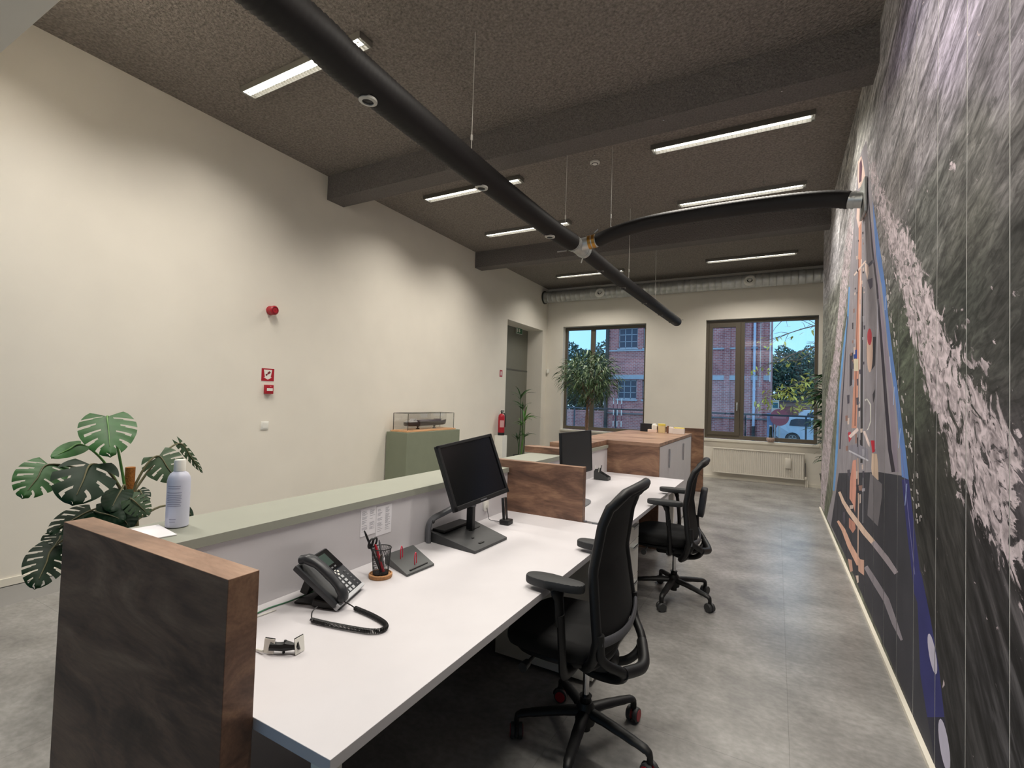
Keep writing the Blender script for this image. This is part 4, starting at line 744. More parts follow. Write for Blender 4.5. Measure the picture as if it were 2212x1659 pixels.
    for i in range(5):
        ang = math.radians(base_rot+72*i)
        if leg0 is None:
            lm = MB().tube(curve_pts([(.02, 0, .140), (.11, 0, .132), (.21, 0, .118), (.280, 0, .106), (.299, 0, .090), (.30, 0, .058)], 5), [.027]*4+[.025]*4+[.023]*4+[.021]*4+[.018]*4+[.016]*5+[.013], 10, flat=.75).mesh('leg', True); lm.materials.append(m_black)
            wm = MB()
            for sy in (-1, 1):
                M = frame(Vector((0, sy*.014, .027)), Vector((1, 0, 0)), Vector((0, 0, -1)), Vector((0, 1, 0)))
                wm.lathe([(.010, -.009), (.024, -.009), (.027, -.006), (.027, .006), (.024, .009), (.010, .009)], 20, M, 0)
                if red: wm.lathe([(.006, -.0105), (.021, -.0105), (.021, .0105), (.006, .0105)], 20, M, 1)
            bmesh.ops.scale(wm.bm, vec=(1.18, 1.18, 1.18), verts=wm.bm.verts); wme = wm.mesh('caster_wheels', True); wme.materials.append(m_black2); wme.materials.append(m_red)
            hd = MB().tube(curve_pts([(0, 0, .062), (.005, 0, .052), (.028, 0, .04), (.032, 0, .026)], 4), [.012]*4+[.013]*4+[.010]*5, 8).lathe([(.009, .045), (.009, .075)], 10).mesh('caster_hood', True); hd.materials.append(m_black)
            leg0 = 1
        lg = bpy.data.objects.new('leg', lm); COL.objects.link(lg); lg.parent = r; lg.rotation_euler = (0, 0, ang)
        ca = math.radians((37*i+20) % 360)
        w = bpy.data.objects.new('caster', wme); COL.objects.link(w); w.parent = lg; w.location = (R_, 0, 0); w.rotation_euler = (0, 0, ca)
        if red: w['label'] = 'black double caster with red discs'
        h = bpy.data.objects.new('caster_hood', hd); COL.objects.link(h); h.parent = lg; h.location = (R_, 0, 0); h.rotation_euler = (0, 0, ca)
    return r
ch1 = make_chair('nearer black mesh office chair, with red discs on its casters, at the first desk', 61, True)
ch1.location = (-.72, 2.07, 0)
ch2 = make_chair('farther black mesh office chair, with all-black casters, at the second desk', 48, False)
ch2.location = (-.68, 3.93, 0); ch2.rotation_euler = (0, 0, math.radians(3))
for c in ch2.children:
    if c.name.startswith('leg'): c.rotation_euler.z += math.radians(-3)
for c in ch2.children:
    if c.name.split('.')[0] in ('backrest', 'back_frame', 'top_roll', 'lumbar_band'): c.location.z = -.075
MB().prism(superellipse(.115, .10, 24, 2.8), -.022, .022, frame(Vector((.19, .10, .74)), Vector((.12, 0, 1)).normalized(), Vector((0, 1, 0)), Vector((-1, 0, .12)).normalized()), bev=.008).obj('back_pad', pm('pad_grey', (58, 60, 66), .55), ch2, True)
# ================================================================== THINGS ON THE DESKS
# --- monitor 1
mw_ = Vector((.17, .978, .115)).normalized(); mu_ = Vector((-.34, .02, .94)); mu_ = (mu_-mw_*mu_.dot(mw_)).normalized(); mn_ = mw_.cross(mu_).normalized()
mc = Vector((-1.405, 2.165, 1.112)); M = frame(mc, mw_, mu_, mn_)
mo = empty('monitor', (-1.42, 2.16, .746), 'large black monitor with a dark screen, tilted on its stand on the first desk', 'monitor'); iv = Matrix.Translation(-mo.location)
def k(o, ivv=None): o.matrix_parent_inverse = ivv or iv; return o
hw, hh = .208, .170
b = MB(); b.box((-hw, -hh, -.022), (hw, hh, -.002), .004, M)
for a, c in (((-hw, -hh, -.003), (-hw+.016, hh, .008)), ((hw-.016, -hh, -.003), (hw, hh, .008)), ((-hw, hh-.016, -.003), (hw, hh, .008)), ((-hw, -hh, -.003), (hw, -hh+.024, .008))): b.box(a, c, .002, M)
b.box((-.12, -.11, -.05), (.12, .11, -.02), .01, M)
k(b.obj('casing', m_black, mo))
k(MB().box((-hw+.015, -hh+.023, -.002), (hw-.015, hh-.015, .001), 0, M).obj('screen', m_screen, mo))
k(MB().box((-.022, -hh+.008, .008), (.022, -hh+.015, .0088), 0, M).obj('maker_mark', m_greyp, mo))
s = MB(); s.prism([(-.05, -.03), (.05, -.03), (.06, .0), (.03, .03), (-.03, .03), (-.06, 0)], -.075, -.048, M, bev=.004)
k(s.obj('tilt_hinge', m_greyp, mo, True))
# --- docking stand
st = empty('docking_stand', (-1.43, 2.18, DZ), 'black wedge-shaped docking stand with a grey arched arm carrying the monitor', 'monitor stand'); ivs = Matrix.Translation(-st.location)
q = [(-1.603, 2.029), (-1.272, 1.992), (-1.262, 2.290), (-1.545, 2.36)]
pl = MB(); zt = [.055, .014, .014, .055]
vs = [(x, y, DZ+.001) for x, y in q]+[(x+(.01 if i in (0, 3) else 0), y, DZ+zt[i]) for i, (x, y) in enumerate(q)]
q = [(max(x, -1.594), y) for x, y in q]; vs = [(max(v[0], -1.594), v[1], v[2]) for v in vs]
pl.faces(vs, [(3, 2, 1, 0), (4, 5, 6, 7), (0, 1, 5, 4), (1, 2, 6, 5), (2, 3, 7, 6), (3, 0, 4, 7)])
k(pl.obj('dock_plate', m_black2, st), ivs)
def on_plate(x, y): return DZ+.055-(x+1.594)/.33*.041
d = MB()
for (x0, y0, x1, y1) in ((-1.50, 2.20, -1.44, 2.30), (-1.38, 2.12, -1.37, 2.135), (-1.32, 2.09, -1.305, 2.13)):
    z = on_plate((x0+x1)/2, 0); d.box((x0, y0, z-.004), (x1, y1, z+.003), .001)
d.box((-1.58, 2.05, DZ+.05), (-1.50, 2.3, DZ+.064), .004)
k(d.obj('dock_connector', m_black, st), ivs)
a = MB(); a.tube(curve_pts([(-1.575, 2.012, DZ+.002), (-1.575, 2.012, .82), (-1.565, 2.03, .858), (-1.53, 2.07, .885), (-1.48, 2.12, .918), (-1.45, 2.17, .925), (-1.44, 2.22, .915)], 6), .024, 12, flat=.55, up=(0, 0, 1))
k(a.obj('arm', m_greyp, st, True), ivs)
k(MB().box((-1.475, 2.21, .775), (-1.435, 2.24, .915), .004).obj('neck', m_black, st), ivs)
k(MB().lathe([(.0, .0), (.011, .0), (.011, .006), (0, .006)], 14, frame(Vector((-1.555, 2.02, .85)), Vector((0, 1, 0)), Vector((0, 0, 1)), Vector((1, 0, 0)))).obj('arm_bolt', m_black, st), ivs)
# --- document holder with two red clips
dh = empty('phone_dock', (-1.44, 1.70, DZ), 'dark grey wedge-shaped dock with two upright red wire clips, beside the pen cup', 'dock'); ivd = Matrix.Translation(-dh.location)
q = [(-1.535, 1.655), (-1.345, 1.585), (-1.335, 1.755), (-1.525, 1.835)]; zt = [.04, .010, .010, .04]
vs = [(x, y, DZ+.001) for x, y in q]+[(x, y, DZ+zt[i]) for i, (x, y) in enumerate(q)]
k(MB().faces(vs, [(3, 2, 1, 0), (4, 5, 6, 7), (0, 1, 5, 4), (1, 2, 6, 5), (2, 3, 7, 6), (3, 0, 4, 7)]) and (lambda mb: (mb.faces(vs, [(3, 2, 1, 0), (4, 5, 6, 7), (0, 1, 5, 4), (1, 2, 6, 5), (2, 3, 7, 6), (3, 0, 4, 7)]), mb)[1])(MB()).obj('wedge', pm('dock_grey', (74, 76, 76), .5), dh), ivd)
k(MB().box((-1.362, 1.62, DZ+.0105), (-1.356, 1.735, DZ+.0165)).obj('slot', m_black, dh), ivd)
for x, y in ((-1.462, 1.685), (-1.385, 1.69)):
    z = DZ+.03-(x+1.46)*.16*1.3
    k(MB().tube(curve_pts([(x, y-.009, z-.004), (x, y-.011, z+.034), (x-.004, y, z+.052), (x-.008, y+.011, z+.034), (x-.006, y+.010, z-.004)], 5), .0021, 8).obj('wire_clip', pm('clip_red', (214, 40, 70), .35), dh, True), ivd)
# --- pen cup
cx, cy = -1.437, 1.527
co_ = tag(MB().lathe([(0, DZ+.0005), (.046, DZ+.0005), (.048, DZ+.006), (.048, DZ+.015), (.043, DZ+.018), (.041, DZ+.012), (0, DZ+.012)], 32, Matrix.Translation((cx, cy, 0))).obj('coaster', m_cork, None, True), 'round cork coaster under the black mesh pen cup', 'coaster')
cp = empty('pen_cup', (cx, cy, DZ+.0125), 'round black wire-mesh pen cup standing on a cork coaster', 'pen cup'); ivc = Matrix.Translation(-cp.location)
w = MB(); zb = DZ+.0125; hc = .108; rb, rt = .031, .040
for i in range(32):
    a = 2*PI*i/32
    for tw in (-1, 1):
        w.tube([(cx+math.cos(a+tw*t_*.6)*(rb+(rt-rb)*t_), cy+math.sin(a+tw*t_*.6)*(rb+(rt-rb)*t_), zb+hc*t_) for t_ in (0, .25, .5, .75, 1)], .0007, 3, cap=False)
k(w.obj('wire_wall', m_black2, cp), ivc)
k(MB().lathe([(rb, 0), (rb, .006), (rb-.002, .006), (0, .002), (0, 0)], 28, Matrix.Translation((cx, cy, zb))).tube([(cx+rt*math.cos(2*PI*i/24), cy+rt*math.sin(2*PI*i/24), zb+hc) for i in range(25)], .0022, 6, cap=False).obj('rim', m_black, cp, True), ivc)
def pen(p0, p1, r, m, lab, tip=None):
    a, b_ = Vector(p0), Vector(p1); d = b_-a; n_ = 6
    o = MB().tube([a, a+d*.02, a+d*.9, a+d*.93, b_-d*.01, b_], [r*.3, r, r, r*.8, r*.6, r*.3], 10).obj('pen', m, None, True)
    return tag(o, lab, 'pen', 'pens in the cup on the first desk')
z = zb+.008
pen((cx+.006, cy-.004, z), (cx-.062, cy-.040, zb+.178), .0045, m_black, 'long black marker leaning far out to the left of the pen cup')
pen((cx+.012, cy+.004, z), (cx-.022, cy-.016, zb+.122), .0055, m_red, 'thick red pen leaning in the pen cup', )
pen((cx+.004, cy+.014, z), (cx-.010, cy-.006, zb+.140), .0042, m_greyp, 'grey pen standing nearly upright in the pen cup')
pen((cx-.016, cy+.010, z), (cx+.012, cy-.012, zb+.085), .0045, pm('pen_brown', (74, 60, 50), .5), 'short brown pencil lying across the bottom of the pen cup')
sc_ = empty('scissors', (cx-.01, cy-.02, z), 'black-handled scissors standing in the pen cup', 'scissors'); ivx = Matrix.Translation(-sc_.location)
for s_ in (-1, 1):
    cc_ = Vector((cx-.030, cy-.022+s_*.010, zb+.128))
    k(MB().tube([cc_+Vector((math.sin(t_)*.006, math.cos(t_)*.012*1.0, math.sin(t_)*.020)) for t_ in [2*PI*i/16 for i in range(17)]], .0042, 7, cap=False).obj('finger_loop', m_black, sc_, True), ivx)
    k(MB().tube([(cx-.024, cy-.014, zb+.105), (cx+.004, cy+.002*s_, z)], .0035, 6, flat=.4).obj('blade', m_chrome, sc_), ivx)
# --- desk phone
ang = math.radians(22)
ph = empty('desk_phone', (-1.435, 1.272, DZ), 'dark grey desk telephone with a handset and coiled cord, nearest the wooden end panel', 'telephone', None, ang)
tl = math.radians(38)
fx = Vector((math.cos(tl), 0, -math.sin(tl)))       # down the face, towards the user
fy = Vector((0, 1, 0)); fn = fx.cross(fy)*1.0
fn = Vector((math.sin(tl), 0, math.cos(tl)))
F = frame(Vector((-.085, 0, .150)), fx, fy, fn)         # face frame: origin at top edge centre
b = MB(); b.box((0, -.105, -.022), (.212, .105, 0), .006, F); b.obj('body', pm('phone_grey', (56, 58, 62), .4), ph, True)
MB().box((.006, -.035, 0), (.098, .097, .004), .0015, F).obj('display_panel', m_screen, ph)
MB().box((.020, -.005, .004), (.072, .062, .0046), 0, F).obj('screen', pm('lcd_green', (48, 66, 60), .25), ph)
kb = MB()
for i in range(4):
    for j in range(3): kb.box((.128+i*.019, -.022+j*.026, 0), (.140+i*.019, -.006+j*.026, .003), .001, F)
kb.obj('keypad', pm('key_grey', (176, 178, 182), .5), ph)
nb = MB()
for t_, r_ in ((0, 1), (1, 1), (2, 1), (3, 1)): nb.box((.108+.011*math.cos(t_*PI/2)-.004, .030+.011*math.sin(t_*PI/2)-.005, 0), (.108+.011*math.cos(t_*PI/2)+.004, .030+.011*math.sin(t_*PI/2)+.005, .0035), .001, F)
nb.obj('navigation_keys', m_whitep, ph)
fk = MB()
for i in range(4): fk.box((.082, -.022+i*.022, .004), (.088, -.010+i*.022, .0052), 0, F)
for i in range(5): fk.box((.120+i*.017, .068, 0), (.125+i*.017, .080, .0022), 0, F)
fk.obj('soft_keys', m_greyp, ph)
MB().box((.200, -.105, -.020), (.214, .105, .002), .002, F).obj('front_lip', pm('lip_silver', (190, 192, 196), .35), ph)
h = MB(); h.tube([F @ Vector(p) for p in curve_pts([(-.004, -.078, .012), (.02, -.078, .034), (.07, -.078, .044), (.14, -.078, .040), (.185, -.078, .030), (.205, -.078, .008)], 5)], [.020]*4+[.024]*4+[.021]*6+[.019]*4+[.022]*4+[.024]*3+[.018], 14, flat=.75)
h.obj('handset', pm('handset_grey', (44, 46, 50), .4), ph, True)
l_ = MB(); l_.box((-.105, -.07, .001), (-.03, .08, .008), .002); l_.box((-.10, -.06, .004), (-.07, .07, .075), .004, Matrix.Rotation(.35, 4, 'Y')); l_.box((-.03, -.09, .001), (.075, .09, .03), .006, Matrix.Rotation(.12, 4, 'Y'))
l_.obj('foot', m_black, ph)
# coiled cord lying on the desk
def coil(path, r, wire, turns):
    P = curve_pts(path, 10); L_ = [0]
    for a, c in zip(P[:-1], P[1:]): L_.append(L_[-1]+(c-a).length)
    out = []; tot = L_[-1]; n_ = turns*8; j = 0
    for i in range(n_+1):
        s_ = tot*i/n_
        while j < len(L_)-2 and L_[j+1] < s_: j += 1
        t_ = (s_-L_[j])/max(1e-9, L_[j+1]-L_[j]); p = P[j].lerp(P[j+1], t_); d = (P[j+1]-P[j]).normalized()
        u = d.cross(Vector((0, 0, 1))).normalized(); v = u.cross(d)
        a_ = 2*PI*i/8; out.append(p+u*math.cos(a_)*r+v*math.sin(a_)*r)
    return out
zc = DZ+.0095
cpth = [(-1.335, 1.105, zc), (-1.27, 1.115, zc), (-1.18, 1.135, zc), (-1.115, 1.155, zc), (-1.092, 1.185, zc), (-1.115, 1.215, zc), (-1.19, 1.235, zc), (-1.285, 1.245, zc)]
cd = MB().tube(coil(cpth, .0065, .0018, 95), .0019, 5).tube(curve_pts([(-1.335, 1.105, zc), (-1.345, 1.115, zc+.02), (-1.345, 1.135, zc+.03)], 4), .002, 6).tube(curve_pts([(-1.285, 1.245, zc), (-1.30, 1.235, zc+.012), (-1.325, 1.215, zc+.03)], 4), .002, 6).obj('coiled_cord', m_black, None)
cd.parent = ph; cd.matrix_parent_inverse = (Matrix.Translation(ph.location) @ Matrix.Rotation(ang, 4, 'Z')).inverted()
# network cables running to the end panel
o = MB().tube(curve_pts([(-1.50, 1.245, DZ+.02), (-1.53, 1.17, DZ+.004), (-1.54, 1.08, DZ+.004), (-1.52, .95, DZ+.004), (-1.50, .80, DZ+.004), (-1.495, .726, DZ+.004)], 8), .0028, 8).obj('network_cable', m_greenc, None, True); tag(o, 'thin green cable running along the desk from the telephone to the wooden end panel', 'cable')
o = MB().tube(curve_pts([(-1.51, 1.10, DZ+.003), (-1.515, 1.0, DZ+.003), (-1.495, .88, DZ+.003), (-1.472, .726, DZ+.003)], 8), .0026, 8).obj('white_cable', m_cable, None, True); tag(o, 'thin white cable lying beside the green one behind the telephone', 'cable')
# --- folding adapter with white end plates and its cable
ad = empty('folding_adapter', (-1.24, .925, DZ), 'little black hinged gadget with two white end plates on the front of the desk', 'adapter'); iva = Matrix.Translation(-ad.location)
for (px_, py_), nn_, hh_ in (((-1.277, .912), (.30, -.95), .040), ((-1.206, .962), (.95, .10), .044)):
    nv_ = Vector((nn_[0], nn_[1], .12)).normalized(); sx_ = nv_.cross(Vector((0, 0, 1))).normalized(); uz_ = sx_.cross(nv_)
    Mx = frame(Vector((px_, py_, DZ+.002)), sx_, uz_, nv_)
    k(MB().box((-.017, 0, 0), (.017, hh_, .0015), .0005, Mx).obj('white_plate', m_whitep, ad), iva)
    k(MB().box((-.016, .001, -.002), (.016, hh_+.002, 0), 0, Mx).obj('plate_back', m_black, ad), iva)
k(MB().tube([(-1.276, .916, DZ+.022), (-1.262, .926, DZ+.020), (-1.245, .936, DZ+.020), (-1.24, .94, DZ+.022), (-1.222, .952, DZ+.020), (-1.209, .963, DZ+.024)], [.013, .012, .013, .015, .010, .014], 8).tube([(-1.243, .936, DZ+.002), (-1.241, .939, DZ+.038)], .004, 6).obj('hinge', m_black, ad, True), iva)
o = MB().tube(curve_pts([(-1.29, .903, DZ+.008), (-1.325, .90, DZ+.005), (-1.345, .86, DZ+.0045), (-1.325, .80, DZ+.0045), (-1.27, .755, DZ+.0045), (-1.245, .7265, DZ+.0045)], 8), .0036, 8).obj('white_cable', m_cable, None, True); tag(o, 'thick white cable curling from the black gadget to the end panel', 'cable')
# --- cordless handset, socket and papers on the screen
hs_ = empty('cordless_phone', (-1.425, 2.57, DZ), 'slim black and silver cordless handset standing in its small charger', 'telephone'); ivh = Matrix.Translation(-hs_.location)
k(MB().box((-1.455, 2.535, DZ+.001), (-1.392, 2.60, DZ+.030), .006).obj('charger', m_black, hs_, True), ivh)
Mh = Matrix.Translation((-1.43, 2.57, DZ+.02)) @ Matrix.Rotation(-.10, 4, 'Y')
k(MB().box((-.010, -.021, 0), (.008, .021, .138), .004, Mh).obj('handset', m_black, hs_, True), ivh)
k(MB().box((.0075, -.019, .003), (.0105, -.010, .136), .001, Mh).obj('silver_edge', m_chrome, hs_), ivh)
so = empty('wall_socket', (-1.598, 2.60, .825), 'white double plug socket on the white desk screen behind the monitor', 'socket'); ivk = Matrix.Translation(-so.location)
k(MB().prism([(x+2.60, y+.83) for x, y in superellipse(.028, .042, 24, 2.4)], -1.5975, -1.585, frame(Vector((0, 0, 0)), Vector((0, 1, 0)), Vector((0, 0, 1)), Vector((1, 0, 0))), bev=.003).obj('plate', m_whitep, so, True), ivk)
k(MB().lathe([(.0, .004), (.012, .004), (.012, .014), (0, .014)], 14, frame(Vector((-1.5975, 2.60, .815)), Vector((0, 1, 0)), Vector((0, 0, 1)), Vector((1, 0, 0)))).obj('plug', m_cable, so), ivk)
o = MB().tube(curve_pts([(-1.582, 2.60, .812), (-1.572, 2.60, .77), (-1.56, 2.595, DZ+.003), (-1.51, 2.585, DZ+.003), (-1.455, 2.575, DZ+.006)], 8), .0018, 6).obj('charger_cable', m_black2, None, True); tag(o, 'thin dark cable from the white socket to the cordless handset charger', 'cable')
for i, (ya, yb, za, zb2, w_) in enumerate(((1.560, 1.652, .868, .990, 'left'), (1.655, 1.755, .850, .984, 'right'))):
    p = empty('printed_sheet', (-1.5975, (ya+yb)/2, za), '%s one of two printed lists taped to the white desk screen behind the pen cup' % w_, 'paper', 'lists taped to the desk screen'); ivp = Matrix.Translation(-p.location)
    k(B('sheet', (-1.5976, ya, za), (-1.5966, yb, zb2), m_paper, p), ivp)
    t = MB(); random.seed(i+3)
    for c in range(2):
        y0_ = ya+.008+c*(yb-ya)*.5; z_ = zb2-.012
        while z_ > za+.02:
            if random.random() < .82: t.box((-1.5967, y0_, z_-.0012), (-1.5963, y0_+random.uniform(.015, .034), z_))
            z_ -= .0042
    k(t.obj('text_lines', m_ink, p), ivp)
# --- on the counter
bt = empty('bottle', (-1.78, .905, 1.03), 'white plastic bottle with a white cap at the near end of the sage counter', 'bottle'); ivb = Matrix.Translation(-bt.location)
MB().lathe([(0, .001), (.030, .001), (.034, .004), (.034, .155), (.032, .168), (.026, .180), (.017, .187), (.0145, .190), (0, .190)], 36).obj('body', pm('bottle_white', (206, 208, 224), .4), bt, True)
MB().lathe([(0, .188), (.0175, .188), (.0175, .222), (.0155, .226), (0, .226)], 28).obj('cap', m_whitep, bt, True)
lb = MB()
for z_, w__ in ((.140, .6), (.132, .55), (.118, .7), (.110, .7), (.104, .66), (.098, .7), (.092, .62), (.086, .7), (.08, .6), (.074, .68), (.03, .3), (.022, .26)):
    a0_ = -.9-w__; lb.lathe([(.03415, z_), (.03435, z_), (.03435, z_+.0022), (.03415, z_+.0022)], 36, Matrix.Identity(4)) if False else lb.faces([(.0343*math.cos(t_), .0343*math.sin(t_), zz) for zz in (z_, z_+.0022) for t_ in [a0_+2*w__*i/10 for i in range(11)]], [(i, i+1, 12+i, 11+i) for i in range(10)])
lb.obj('label_print', pm('label_grey', (150, 152, 172), .6), bt)
o = MB().box((-.052, -.085, 0), (.052, .085, .0025), 0, Matrix.Translation((-1.762, .812, 1.0312)) @ Matrix.Rotation(1.42, 4, 'Z')).obj('sheet_stack', m_paper); tag(o, 'small stack of white paper slips beside the bottle on the counter', 'paper')
# --- second desk
m2 = empty('monitor', (-1.30, 3.41, DZ), 'smaller-looking black monitor on the second desk, just beyond the wooden divider', 'monitor'); iv2 = Matrix.Translation(-m2.location)
Mm = frame(Vector((-1.30, 3.415, 1.108)), Vector((.0, 1, -.01)).normalized(), Vector((-.06, 0.01, 1)).normalized(), Vector((1, 0, .06)).normalized())
k(MB().box((-.305, -.160, -.02), (.305, .160, .0), .004, Mm).box((-.305, -.160, 0), (.305, -.145, .004), .001, Mm).box((-.305, .152, 0), (.305, .160, .004), .001, Mm).box((-.305, -.16, 0), (-.297, .16, .004), .001, Mm).box((.297, -.16, 0), (.305, .16, .004), .001, Mm).obj('casing', m_black, m2), iv2)
k(MB().box((-.298, -.146, 0), (.298, .153, .0015), 0, Mm).obj('screen', m_black, m2), iv2)
k(MB().box((-1.345, 3.39, DZ+.006), (-1.322, 3.44, 1.10), .004).obj('neck', m_greyp, m2), iv2)
k(MB().prism([(x-1.30, y+3.30) for x, y in superellipse(.11, .26, 26, 2.6)], DZ+.001, DZ+.008).obj('foot', m_greyp, m2), iv2)
og = empty('desk_organiser', (-1.48, 4.56, DZ), 'stepped black mesh desk organiser holding white pens on the second desk', 'organiser'); ivo = Matrix.Translation(-og.location)
ob = MB()
for yy in (4.51, 4.60):
    ob.prism([(-1.545, DZ+.001), (-1.405, DZ+.001), (-1.405, DZ+.030), (-1.50, DZ+.075), (-1.51, DZ+.105), (-1.53, DZ+.105), (-1.545, DZ+.08)], yy-.0015, yy+.0015, frame(Vector((0, 0, 0)), Vector((1, 0, 0)), Vector((0, 0, 1)), Vector((0, -1, 0))) @ Matrix.Scale(-1, 4, (0, 0, 1)))
ob.box((-1.546, 4.51, DZ+.001), (-1.543, 4.60, DZ+.08)); ob.box((-1.41, 4.51, DZ+.001), (-1.405, 4.60, DZ+.03)); ob.box((-1.50, 4.51, DZ+.001), (-1.497, 4.60, DZ+.06)); ob.box((-1.455, 4.51, DZ+.001), (-1.452, 4.60, DZ+.04)); ob.box((-1.545, 4.51, DZ+.001), (-1.405, 4.60, DZ+.004))
k(ob.obj('mesh_box', m_black2, og), ivo)
for i, (x, y, dx, dy, m, w_) in enumerate(((-1.53, 4.53, -.01, .0, m_whitep, 'leftmost'), (-1.52, 4.56, .01, .01, m_whitep, 'middle'), (-1.515, 4.585, .015, .02, m_black2, 'rightmost, dark'))):
    o = MB().tube([(x, y, DZ+.012), (x+dx, y+dy, DZ+.132)], .0042, 8).obj('pen', m, None, True); tag(o, '%s pen standing in the black desk organiser' % w_, 'pen', 'pens in the desk organiser')
# --- on the cupboard
def boxy(name, x0, x1, y0, h, m, lab, cat, dpt=.05, z=1.0835): return tag(B(name, (x0, y0, z), (x1, y0+dpt, z+h), m, None, .002), lab, cat)
boxy('display_block', -1.735, -1.545, 7.06, .115, m_black, 'black rectangular block on the wooden cupboard top, leftmost of the row', 'block', .06)
boxy('box', -1.60, -1.475, 6.94, .04, pm('card_peach', (226, 200, 184), .7), 'low pale carton lying in front of the black block on the cupboard', 'box', .06)
o = tag(MB().lathe([(0, 0), (.034, 0), (.036, .01), (.036, .062), (.026, .07), (.026, .085), (0, .085)], 20, Matrix.Translation((-1.515, 6.975, 1.1245))).obj('jar', m_whitep, None, True), 'small white jar standing on the low carton', 'jar')
o = empty('honey_jar', (-1.415, 6.99, 1.0835), 'glass jar with a yellow lid, tallest in the row on the cupboard', 'jar')
MB().lathe([(0, 0), (.048, 0), (.05, .01), (.05, .10), (0, .10)], 20).obj('body', pm('jar_cream', (222, 200, 150), .3), o, True); MB().lathe([(0, .10), (.052, .10), (.052, .125), (0, .125)], 20).obj('lid', pm('lid_yellow', (226, 206, 90), .5), o, True)
boxy('box', -1.345, -1.325, 6.98, .10, pm('card_brown', (120, 80, 60), .7), 'narrow brown carton between the yellow-lidded jar and the white box', 'box')
boxy('box', -1.315, -1.255, 6.96, .085, pm('card_white', (226, 214, 206), .7), 'upright white carton next to the brown one on the cupboard', 'box')
o = empty('storage_box', (-1.175, 6.93, 1.0835), 'white box with a yellow top at the right end of the row on the cupboard', 'box')
MB().box((-.075, -.04, 0), (.075, .04, .075), .003).obj('body', pm('card_white', (226, 214, 206), .7), o); MB().box((-.06, -.035, .075), (.075, .035, .088), .002).obj('lid', pm('lid_yellow', (226, 206, 90), .5), o)
# ================================================================== LEFT WALL
def wallthing(name, y, z, lab, cat): return empty(name, (XL, y, z), lab, cat)
FX = lambda y, z: frame(Vector((XL, y, z)), Vector((0, -1, 0)), Vector((0, 0, 1)), Vector((1, 0, 0)))  # local x along -y
al = wallthing('alarm_sounder', 3.38, 2.396, 'red cylindrical fire alarm sounder high on the long pale wall', 'alarm')
Mx = frame(Vector((0, 0, 0)), Vector((0, 1, 0)), Vector((0, 0, 1)), Vector((1, 0, 0)))
MB().lathe([(0, 0), (.05, 0), (.052, .006), (.048, .05), (.050, .055), (.050, .078), (.040, .088), (0, .088)], 32, Mx).obj('body', m_red, al, True)
MB().lathe([(.030, .088), (.032, .092), (.036, .092), (.038, .088)], 28, Mx, cap=False).lathe([(0, .0895), (.006, .0895), (.006, .088)], 12, Mx, cap=False).obj('grille', pm('grille_red', (120, 16, 30), .5), al, True)
sg = wallthing('fire_alarm_sign', 3.385, 1.678, 'square red sign with a white arrow pointing down, above the call point', 'sign')
B('plate', (0, -.082, -.076), (.002, .082, .076), m_whitep, sg); B('red_field', (.002, -.076, -.070), (.003, .076, .070), m_red, sg)
a = MB(); Ms = frame(Vector((.003, 0, 0)), Vector((0, 1, 0)), Vector((0, 0, 1)), Vector((1, 0, 0)))
a.prism([(-.050, .056), (.050, .056), (.034, -.028), (.052, -.028), (.0, -.054), (-.052, -.028), (-.034, -.028)], 0, .0008, Ms); a.obj('arrow', m_whitep, sg)
a = MB(); Mr = Ms @ Matrix.Translation((0, .012, .0008)) @ Matrix.Rotation(.7, 4, 'Z')
a.box((.0, -.012, 0), (.034, .012, .0006), 0, Mr); a.box((-.012, -.005, 0), (.0, .005, .0006), 0, Mr); a.prism([(math.cos(t_)*.011-.022, math.sin(t_)*.011) for t_ in [2*PI*i/14 for i in range(14)]], 0, .0006, Mr); a.obj('horn_symbol', pm('sign_dark_red', (120, 30, 40), .5), sg)
cl = wallthing('call_point', 3.392, 1.516, 'small red manual call point box under the square red sign', 'call point')
MB().box((0, -.048, -.05), (.038, .048, .05), .005).obj('body', m_red, cl, True); B('window', (.038, -.034, -.018), (.0395, .036, .014), m_whitep, cl); B('lamp_dot', (.038, .004, .030), (.040, .016, .038), pm('pink_dot', (240, 150, 150), .4), cl)
sw = wallthing('light_switch', 3.373, 1.115, 'white square light switch on the long pale wall, below the call point', 'switch')
MB().box((0, -.045, -.045), (.010, .045, .045), .003).obj('plate', m_whitep, sw, True); MB().box((.010, -.028, -.028), (.013, .028, .028), .001).obj('rocker', m_whitep, sw)
es = empty('extinguisher_sign', (XL, 8.55, 2.005), 'tiny red extinguisher sign high on the left wall just before the passage', 'sign')
MB().box((0, -.055, -.07), (.002, .055, .07)).obj('plate', m_red, es); MB().box((.002, -.022, -.03), (.003, .022, .045)).prism([(-.02, -.055), (.02, -.055), (0, -.035)], .002, .003, frame(Vector((0, 0, 0)), Vector((0, 1, 0)), Vector((0, 0, 1)), Vector((1, 0, 0)))).obj('symbol', m_whitep, es)
ex = empty('fire_extinguisher', (XL+.11, 8.44, .755), 'red fire extinguisher standing on a white pedestal by the passage', 'fire extinguisher')
MB().lathe([(0, 0), (.062, 0), (.066, .012), (.066, .36), (.058, .40), (.034, .425), (.024, .43), (0, .43)], 28).obj('cylinder', m_red, ex, True)
MB().lathe([(0, -.001), (.069, -.001), (.069, .05), (.0665, .052)], 28).obj('base_ring', m_black, ex, True)
MB().tube([(0, 0, .43), (0, 0, .47)], .016, 12).box((-.012, -.03, .465), (.012, .085, .478), .003).box((-.010, -.02, .488), (.010, .09, .498), .003).tube([(0, -.02, .45), (0, -.02, .49)], .006, 8).obj('valve', m_black2, ex, True)
